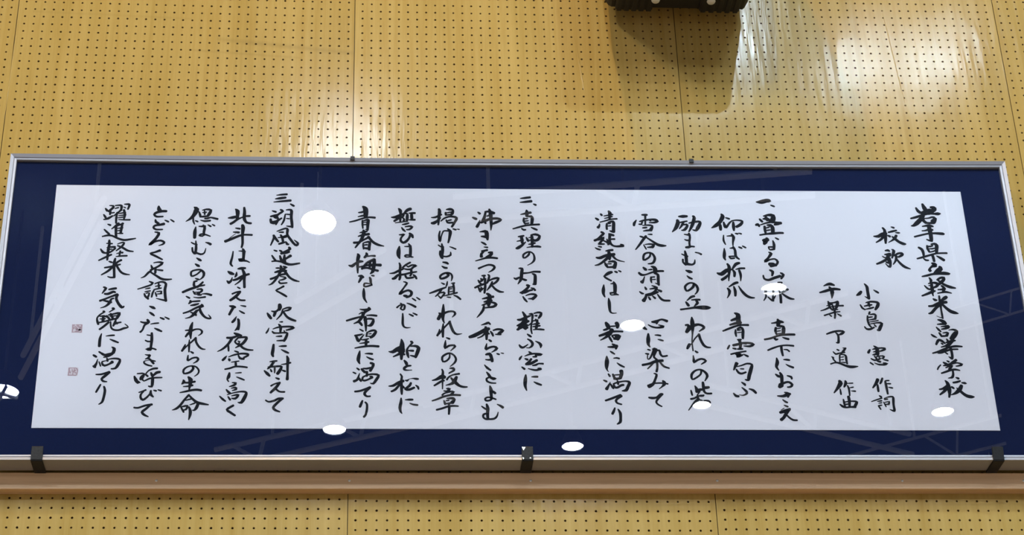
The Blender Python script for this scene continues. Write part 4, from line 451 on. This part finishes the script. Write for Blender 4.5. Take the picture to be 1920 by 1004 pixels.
17:4954 7046 29 5015 7104 102 4965 7263 80 4880 7383 54 4766 7473 14;4947 7333 25 4951 7461 36 4989 7554 18;5082 7183 29 5106 7261 47 5126 7330 44;5166 7132 22 5265 7104 40 5374 7128 55 5338 7238 65 5300 7308 47;5170 7201 22 5269 7189 29;5216 7141 25 5226 7259 36;5126 7330 36 5291 7308 44;5237 7378 36 5303 7373 44 5376 7346 33 5460 7364 44 5553 7388 47;5128 7428 14 5232 7456 43 5372 7439 40;4999 7444 22 5064 7475 36;5099 7612 22 5174 7614 40 5256 7603 40;5205 7575 33 5245 7653 54 5231 7770 50 5236 7868 47;5243 7838 36 5169 7840 36 5121 7879 40 5205 7898 32 5252 7848 36 5395 7901 25;5320 7563 22 5397 7611 40;5427 7548 22 5491 7590 33;5022 7627 18 5008 7774 68 5009 7949 58;4934 8086 22 4994 8124 32 5078 8152 32;5044 8042 22 5061 8240 50 5050 8414 46;4967 8241 32 4981 8347 39 5034 8414 43;5073 8385 39 5183 8431 43 5271 8391 32 5302 8256 14;5288 8081 18 5364 8104 47 5415 8138 54;5090 8539 21 5158 8586 53 5200 8614 39;5066 8712 25 5134 8759 57 5171 8781 32;5207 8917 35 5114 9014 32 4994 9063 39 4980 8939 39 5075 8890 35 5205 8879 39 5292 8973 53 5273 9088 39 5200 9161 18;5088 9128 21 5174 9161 42;5052 9224 28 5132 9200 39;5068 9214 35 5062 9318 49 5100 9375 42;5280 9230 35 5211 9317 46 5149 9374 46;5181 9355 25 5325 9315 35;4803 9526 49 4942 9452 53 5101 9384 53 5180 9345 42;5050 9489 21 5103 9573 42;5144 9440 25 5250 9430 42 5268 9477 46 5222 9524 39 5108 9522 21;5119 9578 28 5223 9553 28;5169 9600 25 5258 9596 35;5265 9571 14 5386 9564 39 5502 9600 49;5075 9662 14 5197 9679 28 5358 9655 39;4891 9641 24 4979 9693 38;4999 9762 35 5009 9800 56 4964 9851 21;5025 9790 28 5138 9779 38 5231 9769 35;5015 9899 24 5111 9879 49 5206 9848 28;4849 10119 31 4976 10071 38 5132 9976 42 5258 9909 45;5280 9872 38 5323 9918 38 5244 9956 42 5266 10068 52 5353 10197 45 5437 10252 38 5525 10255 35 5461 10150 10;5025 10089 21 5141 10144 52 5162 10181 28;5215 10022 28 5168 10050 52 5109 10144 63 5016 10229 35 4905 10262 14;5088 10374 24 5062 10486 62 5050 10634 69 5067 10827 24;4927 10598 24 4987 10594 34 5036 10606 52;4941 10773 34 4992 10689 48 5084 10606 45 5178 10562 31 5275 10567 31 5329 10621 41 5313 10686 31 5248 10738 14;5037 10854 17 5038 11001 41 5044 11193 24;4945 10993 24 4918 11075 44 4875 11167 41;4905 11130 31 4994 11020 27 5115 10890 34 5191 10798 34;5183 10807 45 5205 10926 41 5284 11053 41 5367 11111 34 5431 11114 17;5080 11180 24 5146 11223 41;5028 11284 20 5023 11393 41 5041 11429 34 5125 11365 34 5235 11342 37 5277 11391 44 5241 11454 34 5164 11500 14;5152 11582 44 5171 11645 47 5097 11745 44 4957 11782 37 4943 11683 41 5026 11601 31 5152 11573 27 5249 11608 31 5310 11707 34 5282 11797 27 5211 11855 14;5064 11875 34 5123 11947 84 5121 12054 67 5103 12215 24;4950 11957 24 4969 12011 67 4917 12070 17;4970 12028 34 5096 12027 40 5229 11999 40;4960 12136 17 5070 12126 34 5179 12098 40;4890 12297 20 5015 12269 37 5155 12232 44 5296 12217 47 5392 12236 44;5106 12357 40 5011 12483 40 4910 12643 47 4820 12731 43 4731 12764 10;5115 12375 34 5215 12481 44 5314 12560 57 5457 12594 47 5581 12617 23;5040 12504 20 5105 12482 30 5167 12467 30;4927 12669 27 5006 12818 37;4943 12678 23 5083 12650 47 5057 12747 37 4971 12766 23;5136 12627 13 5252 12578 33;5338 12578 50 5305 12693 60 5254 12764 37 5214 12764 20;5123 12676 27 5160 12782 57 5159 12905 50 5134 13019 17
18:4063 7030 33 4073 7110 80 4110 7168 73;4259 7176 54 4152 7177 58 4022 7219 54 3967 7279 47 4029 7341 43 4186 7335 33;4005 7426 25 4022 7495 54 4091 7543 47;4224 7554 61 4127 7581 51 4012 7603 47 3970 7662 43 4036 7720 40 4198 7717 29;4242 7442 25 4333 7490 40;4381 7420 22 4468 7484 36;4016 7798 25 4117 7826 54 4052 7983 54 3908 8169 54 4026 8080 43 4171 8043 43 4265 8096 47 4227 8155 36 4134 8191 14;4173 8333 53 4045 8389 39 3941 8423 39 4051 8485 46 4246 8594 32;4044 8693 21 4144 8672 32 4259 8690 53 4183 8777 42 4010 8885 42 3970 8895 28;3978 8757 18 4016 8846 50;4097 8836 35 4098 8988 46;4108 8889 21 4273 8910 42;3758 9130 14 3844 9087 35 3934 8971 46 3996 8923 35;3966 8952 28 4102 9045 42 4254 9148 49 4370 9171 46 4507 9158 25;3967 9228 25 4059 9274 42;3698 9452 21 3864 9390 35 4006 9331 39 4052 9283 35;3884 9442 18 3995 9416 32;3881 9525 24 4009 9497 28;3868 9578 28 3897 9653 42 3975 9727 35;3908 9568 21 3988 9558 31 3956 9690 42;4104 9462 25 4069 9557 38 4052 9674 28;4109 9292 25 4196 9253 32 4292 9237 39 4377 9289 46 4363 9459 53 4382 9647 52 4406 9778 49;4167 9706 14 4291 9742 31 4413 9769 38;4122 9368 21 4250 9338 28;4198 9281 32 4214 9414 35;4095 9459 25 4271 9413 32;4132 9537 24 4172 9650 31;4164 9518 18 4284 9507 32 4264 9573 35;4184 9584 21 4297 9573 24;4020 9932 24 4103 9969 59 4153 9996 31;4031 10100 24 4090 10146 49 4149 10196 28;4297 10248 28 4391 10292 38;4408 10229 21 4513 10287 35;3831 10368 24 3913 10395 41 4032 10385 38;3988 10311 41 4024 10376 59 3933 10460 41 3894 10589 34 3842 10654 41;4075 10431 14 4170 10411 31 4266 10401 28;4179 10546 21 4261 10586 48 4352 10631 34;4007 10732 21 4112 10749 31 4143 10734 27;3977 10882 24 4042 10915 34 4138 10908 31;4120 10679 41 4131 10844 55 4127 10991 48 4119 11118 44;4126 11100 41 4016 11129 48 4121 11146 38 4150 11100 34 4248 11135 31;3999 11274 14 4083 11292 37 4114 11282 41 4079 11364 44 4010 11396 17;4017 11388 17 4105 11391 37 4216 11517 41;4139 11427 27 4252 11453 27;4139 11427 8 4044 11437 10 3983 11465 27 4002 11519 34 4084 11563 34 4177 11586 27;4311 11647 41 4216 11657 41 4109 11712 27 4051 11794 24;4040 11812 30 4100 11865 37;4168 11766 34 4214 11864 51;4380 11746 47 4302 11765 57 4228 11846 37;3780 11868 30 3827 11975 67 3879 12046 44;3846 11795 24 4004 11794 40 3956 11902 77 3935 11947 50;3810 11966 37 3925 12037 27;3974 11938 34 4017 11991 27 4139 11927 34 4264 11903 34 4437 11895 27;4216 11900 57 4221 12025 57 4208 12141 47 4136 12130 27;3919 12299 23 4003 12268 30 4076 12232 34;4020 12277 33 3969 12348 37 3967 12437 43 4026 12498 47 4123 12418 37 4173 12346 33;4199 12248 30 4197 12346 57 4264 12417 27;4261 12239 23 4325 12256 37;4362 12224 20 4443 12252 34;3829 12703 33 3923 12711 37 4091 12648 40 4246 12620 43;4230 12612 37 4112 12736 47 4024 12825 50 4092 12903 43 4180 12943 20
19:2741 7117 29 2791 7189 51;2837 7030 18 2929 7039 40 2925 7098 51 2825 7198 43;2756 7160 25 2859 7217 43;2872 7158 36 2865 7296 40;2879 7256 25 2968 7235 29;2709 7299 29 2765 7386 47;2720 7446 25 2825 7415 54 2934 7334 33;2978 7028 22 3109 7016 40 3137 7055 51 3128 7154 40 3059 7234 29;2976 7117 22 3065 7086 29;3207 6985 22 3289 6983 44 3332 7002 47 3300 7131 36;3187 7064 15 3239 7093 25;3144 7154 40 3059 7234 36 2967 7334 25;3042 7234 36 3029 7392 43 3035 7549 36;3202 7153 43 3236 7290 51 3221 7428 32;3077 7263 22 3249 7231 33;3082 7328 18 3262 7300 29;3070 7391 18 3249 7359 29;3090 7440 18 3223 7448 32 3371 7445 36;2829 7581 22 2902 7613 43;3099 7557 54 3038 7627 50 2938 7722 18;3042 7646 54 3050 7802 50 3065 7958 47;3063 7636 25 3214 7556 43;3197 7546 36 3182 7683 50 3168 7840 47;3076 7704 22 3214 7683 29;3089 7773 22 3195 7751 29;3095 7850 22 3221 7849 32;2758 7739 29 2839 7825 43 2891 7873 36;2725 7947 25 2845 7912 43 2960 7920 39 3113 7996 43 3264 8042 46 3410 8021 43 3548 7990 25;2904 8047 36 2911 8135 50;2846 8145 25 2986 8153 32;2920 8154 46 2904 8270 53 2899 8424 53 2895 8626 35;2711 8311 25 2767 8397 50 2834 8425 39 2947 8404 36 3069 8287 39;2864 8270 21 2952 8250 36 3058 8248 46;2868 8328 18 2989 8311 25;2688 8642 28 2812 8569 43 2984 8471 39;3117 8161 18 3204 8121 29 3278 8120 36 3228 8227 43 3098 8354 25;3121 8209 29 3247 8265 43 3384 8350 43 3516 8373 25;3113 8440 18 3208 8410 32 3257 8409 43;3197 8362 36 3183 8516 32;3103 8527 18 3232 8506 35 3370 8498 36;2942 8667 28 3017 8695 39;3090 8579 35 3075 8713 60 3083 8885 49 3104 9113 49;3113 9122 39 3016 9129 35 2941 9100 18;3240 8625 46 3162 8674 42 3102 8751 46;2850 8850 32 2993 8820 42 3121 8780 42 3224 8750 32;3073 8790 42 2938 8944 46 2784 9056 25;3138 8789 42 3247 8959 42 3349 9024 42 3472 9042 18;2866 9405 31 2925 9433 52 2883 9518 38 2843 9584 17;3000 9470 31 3088 9450 49 3171 9435 45;2905 9593 38 2985 9596 52 3110 9534 52 3160 9552 35;2807 9791 45 2901 9752 42 3056 9676 38 3212 9608 52;3221 9617 52 3196 9721 52 3263 9870 52 3351 9971 56 3397 9943 31;3132 9722 31 3077 9741 38 3037 9854 56 2947 9948 35 2835 9994 14;2887 9781 28 2985 9807 45 3084 9834 38;3128 10002 45 3177 10011 31 3055 10105 21;2910 10088 38 2950 10097 28 2837 10182 31 2773 10284 31 2797 10395 45 2817 10450 38;2840 10228 24 2935 10218 41 3010 10245 31;2919 10209 38 2923 10375 59;2846 10302 21 2973 10291 31;2814 10404 31 2947 10375 31 3150 10308 41 3260 10279 31;2999 10208 35 3087 10318 41;3045 10189 28 3155 10160 35 3306 10130 48 3272 10223 62 3253 10288 38;3091 10151 41 3157 10289 45;3080 10225 21 3255 10205 24;3060 10392 45 2957 10504 45 2860 10588 41;3107 10373 24 3126 10521 34 3187 10594 38 3316 10607 38 3440 10554 45 3541 10520 28 3455 10434 14;3231 10316 34 3199 10428 41 3180 10492 34;3186 10465 24 3270 10408 38 3356 10389 31;3235 10372 24 3272 10436 28;2916 10707 17 2888 10854 51 2887 11054 54;3025 10775 14 3135 10756 34 3222 10751 31;3127 10860 17 3226 10905 41 3332 10950 31;3190 11076 20 3249 11121 61 3233 11221 61 3159 11304 44 3052 11350 34;2891 11206 31 2941 11242 37;2763 11298 37 2838 11348 44;2875 11415 14 2852 11532 41 2811 11614 64;2778 11596 30 2836 11632 44;2957 11251 44 3032 11296 51 3109 11268 34 3257 11230 37;3013 11359 24 3145 11327 31;3093 11377 24 3115 11458 44;2911 11478 20 2960 11600 27;3083 11449 14 2990 11477 30 2995 11540 41 3054 11585 44 3161 11539 37 3228 11484 64;3120 11413 20 3260 11388 34 3405 11419 44 3368 11564 57 3311 11655 44 3218 11670 27;2867 11825 24 2993 11819 37 3177 11755 44;3185 11764 44 3075 11872 54 3010 11944 44 3054 12006 40 3136 12018 23;2995 12096 34 2904 12301 37;3080 12149 33 3111 12247 47 3100 12406 47 3065 12566 43 2991 12623 17
21:2208 10473 25 2213 10579 18 2208 10681 12;2209 10482 16 2258 10477 16;2288 10468 8 2349 10467 12 2418 10467 16;2419 10471 25 2423 10577 19 2429 10674 16;2210 10676 12 2305 10666 16 2427 10674 16;2305 10481 25 2343 10485 37 2331 10521 25;2220 10566 37 2250 10561 25;2292 10600 16 2320 10578 45 2319 10613 16;2255 10526 21 2301 10534 25 2282 10578 21;2355 10534 25 2393 10533 29 2396 10568 21;2369 10613 33 2397 10586 49 2341 10640 25;2273 10658 16 2318 10640 21
22:2218 11654 16 2221 11740 24 2211 11844 16;2218 11654 14 2274 11654 14 2327 11649 12;2208 11852 16 2268 11847 18 2321 11851 18 2396 11853 16;2335 11653 12 2380 11657 18 2418 11704 18 2420 11773 16 2403 11842 14;2292 11688 12 2298 11740 12 2278 11744 12 2320 11744 12;2343 11666 12 2341 11726 18 2322 11774 16;2377 11705 20 2350 11748 20;2227 11723 24 2259 11792 20;2353 11787 12 2371 11774 20 2395 11795 16;2314 11774 12 2318 11843 12"""
def cat(p0, p1, p2, p3, t):
    return tuple(0.5*((2*b) + (-a + c)*t + (2*a - 5*b + 4*c - d)*t*t + (-a + 3*b - 3*c + d)*t*t*t) for a, b, c, d in zip(p0, p1, p2, p3))
def ribbon(V, F, pts, y):
    n = len(pts); path = []
    for i in range(n - 1):
        p0 = pts[max(i-1, 0)]; p3 = pts[min(i+2, n-1)]
        L = math.hypot(pts[i+1][0] - pts[i][0], pts[i+1][1] - pts[i][1])
        st = 2 if n == 2 else max(2, min(6, int(L/0.004)))
        for k in range(st): path.append(cat(p0, pts[i], pts[i+1], p3, k/st))
    path.append(pts[-1])
    if n == 2:       # a dot or short dab: fuller in the middle
        path = [tuple(a + (b - a)*t for a, b in zip(pts[0], pts[1])) for t in (0, .25, .5, .75, 1)]
        path = [(x, z, wd*f) for (x, z, wd), f in zip(path, (.9, 1.05, 1.1, 1.05, .9))]
    m_ = len(path); tan = []
    for i in range(m_):
        a = path[max(i-1, 0)]; b = path[min(i+1, m_-1)]
        d = Vector((b[0]-a[0], b[1]-a[1]))
        tan.append(d.normalized() if d.length > 1e-9 else Vector((1, 0)))
    k0 = len(V); L_ = []; R_l = []
    for (x, z, wd), d in zip(path, tan):
        h = max(wd, 0.0004)*0.5; nn = Vector((-d.y, d.x))
        L_.append((x + nn.x*h, z + nn.y*h)); R_l.append((x - nn.x*h, z - nn.y*h))
    for a, b in zip(L_, R_l): V.append((a[0], y, a[1])); V.append((b[0], y, b[1]))
    for i in range(m_ - 1): F.append((k0 + 2*i, k0 + 2*i + 1, k0 + 2*i + 3, k0 + 2*i + 2))
    for end, sg in ((0, -1), (m_ - 1, 1)):       # rounded brush tips
        x, z, wd = path[end]; d = tan[end]*sg; nn = Vector((-d.y, d.x)); h = max(wd, 0.0004)*0.5
        c0 = len(V); V.append((x, y, z))
        for q in range(7):
            an = -math.pi/2 + q*math.pi/6
            V.append((x + (nn.x*math.sin(an) + d.x*math.cos(an)*0.8)*h, y, z + (nn.y*math.sin(an) + d.y*math.cos(an)*0.8)*h))
        for q in range(6): F.append((c0, c0 + 1 + q, c0 + 2 + q))
for line in STROKES.strip().split('\n'):
    cid, body = line.split(':'); cid = int(cid)
    sts = []
    for k, st in enumerate(body.split(';')):
        a = [int(v) for v in st.split()]
        pts = [(a[i]*1e-4, -a[i+1]*1e-4, a[i+2]*1.27e-4 + 0.0006) for i in range(0, len(a), 3)]
        sts.append((min(p[1] - p[2]*0.5 for p in pts), max(p[1] + p[2]*0.5 for p in pts), pts, -0.08345 - 0.0000008*k))
    if cid < 20:                                # one part per phrase, split at the wide gaps of the column
        sts.sort(key=lambda q: -q[1]); groups = []; low = 9
        for q in sts:
            if not groups or q[1] < low - 0.020: groups.append([]); low = q[0]
            groups[-1].append(q); low = min(low, q[0])
        for g in groups:
            V = []; F = []
            for q in g: ribbon(V, F, q[2], q[3])
            mesh_obj('brush_writing', V, F, mat_ink, paper)
    else:
        V = []; F = []
        for q in sts: ribbon(V, F, q[2], q[3])
        gx = [v[0] for v in V]; gz = [v[2] for v in V]
        ground = mesh_obj('seal_stamp', [(min(gx), -0.08337, min(gz)), (max(gx), -0.08337, min(gz)), (max(gx), -0.08337, max(gz)), (min(gx), -0.08337, max(gz))], [(0, 1, 2, 3)], mat_seal_ground, paper)
        me = ground.data; n0 = 4
        allV = [tuple(v.co) for v in me.vertices] + V
        allF = [(0, 1, 2, 3)] + [tuple(i + 4 for i in f) for f in F]
        me2 = bpy.data.meshes.new('seal_stamp'); me2.from_pydata(allV, [], allF); me2.update()
        me2.materials.append(mat_seal_ground); me2.materials.append(mat_seal)
        me2.polygons.foreach_set('material_index', [0] + [1]*len(F)); ground.data = me2
        ground['label'] = 'pale red square seal'

# ------------------------------------------------------------------ brackets below, clips above
def bracket(x, lean, label, worn):
    zb = zbot(x); t = empty('frame_bracket', (x, -0.03, zb - 0.004), label, 'frame bracket', 'black steel brackets under the frame')
    wd = 0.0135
    # J-shaped flat bar: wall leg, shelf, front lip (profile in y,z relative to the empty)
    pr = [(-0.0005, 0.03), (-0.0035, 0.03), (-0.0035, 0.0035), (-0.0662, 0.0035), (-0.0662, 0.034), (-0.0700 - lean, 0.037), (-0.0712 - lean, 0.035), (-0.0705, 0.004), (-0.0690, 0.0008), (-0.067, 0.0), (-0.0005, 0.0)]
    bm = bmesh.new(); extrude_poly(bm, pr, 'x', -wd, wd)
    bmesh.ops.bevel(bm, geom=[e for e in bm.edges if abs(e.verts[0].co.x - e.verts[1].co.x) < 1e-6], offset=0.0006, segments=1, affect='EDGES')
    bm_obj('hook_bar', bm, mat_bracket, t)
    for (wx, wz, tri) in worn:
        y = -0.0711 - lean*wz/0.035; bm = bmesh.new()
        extrude_poly(bm, [(wx + p, wz + q) for p, q in tri], 'y', y - 0.0006, y); bm_obj('bare_patch', bm, mat_worn, t)
bracket(0.1691, 0.001, 'black steel bracket under the lower left corner of the frame', [])
bracket(1.3177, 0.001, 'black steel bracket with chipped silver spots under the middle of the frame', [(-0.0130, 0.0350, [(0, 0), (0.0085, 0), (0.0035, -0.0085)]), (-0.0122, 0.0090, [(0, 0), (0.0035, -0.002), (0.002, -0.006)]), (0.0045, 0.0062, [(0, 0), (0.0022, 0.0022), (0.0042, 0)])])
bracket(2.4605, 0.003, 'black steel bracket under the lower right corner of the frame', [])
def clip(x, label, wd=0.0056):
    zt = ztop(x); t = empty('frame_clip', (x, 0, zt), label, 'frame clip', 'small black clips on the top rail')
    pr = [(0.0, 0.012), (0.0, 0.0006), (-0.0953, 0.0006), (-0.0953, -0.0080), (-0.0985, -0.0080), (-0.0985, 0.0025), (-0.0965, 0.0045), (-0.003, 0.0045), (-0.003, 0.012)]
    bm = bmesh.new(); extrude_poly(bm, pr, 'x', -wd, wd); bm_obj('hook_bar', bm, mat_bracket, t)
clip(0.8923, 'small black clip on the top rail at the left panel seam')
clip(1.7735, 'small black clip on the top rail under the wall speaker')

# ------------------------------------------------------------------ wall speaker (only its underside reaches into the picture)
sx = 1.777; sz = -0.032
sp = empty('wall_speaker', (sx, -0.05, sz), 'black plastic speaker hanging high on the wall above the frame', 'speaker')
bm = bmesh.new()
# plan outline at several heights, chamfered toward the underside
def ring(z, hwb, hwf, yb, yf, ch):
    return [(-hwb, yb, z), (-hwb + 0, yb, z), (hwb, yb, z), (hwf, yf + ch, z), (hwf - ch, yf, z), (-hwf + ch, yf, z), (-hwf, yf + ch, z)][1:]
lv = [ring(0.011, 0.182, 0.196, -0.012, -0.330, 0.02), ring(0.020, 0.190, 0.206, -0.008, -0.346, 0.02), ring(0.040, 0.200, 0.215, -0.006, -0.350, 0.02), ring(0.30, 0.205, 0.220, -0.006, -0.352, 0.02), ring(0.70, 0.195, 0.212, -0.01, -0.35, 0.02), ring(0.75, 0.17, 0.18, -0.03, -0.33, 0.02)]
rv = [[bm.verts.new(p) for p in r] for r in lv]
for a, b in zip(rv, rv[1:]):
    for i in range(6): bm.faces.new((a[i], a[(i+1) % 6], b[(i+1) % 6], b[i]))
bm.faces.new(rv[0]); bm.faces.new(rv[-1])
bm_obj('cabinet', bm, mat_plastic, sp)
for sd in (-1, 1):
    x0 = 0.060 if sd > 0 else -0.172; x1 = 0.172 if sd > 0 else -0.070
    bm = bmesh.new(); box(bm, x0, x1, -0.318, -0.013, 0.0, 0.013, 0.003); bm_obj('base_pad', bm, mat_plastic, sp)
    for k in range(5):
        bm = bmesh.new(); xx = x0 + (x1 - x0)*(k + 0.5)/5
        box(bm, xx - 0.007, xx + 0.007, -0.30, -0.0105, -0.003, 0.008, 0.002); bm_obj('rib', bm, mat_plastic, sp)
bm = bmesh.new(); box(bm, -0.19, 0.19, -0.364, -0.350, 0.06, 0.66, 0.006); bm_obj('grille', bm, mat_grille, sp)
for fx in (-0.0665, 0.0865):
    bm = bmesh.new(); lathe(bm, [(0.010, -0.007), (0.012, -0.003), (0.012, 0.012)], fx, -0.062, n=20); bm_obj('foot', bm, mat_white_plastic, sp, True)
bm = bmesh.new(); box(bm, -0.05, 0.05, -0.02, 0.048, 0.2, 0.42, 0.003); bm_obj('wall_mount', bm, mat_bracket, sp)
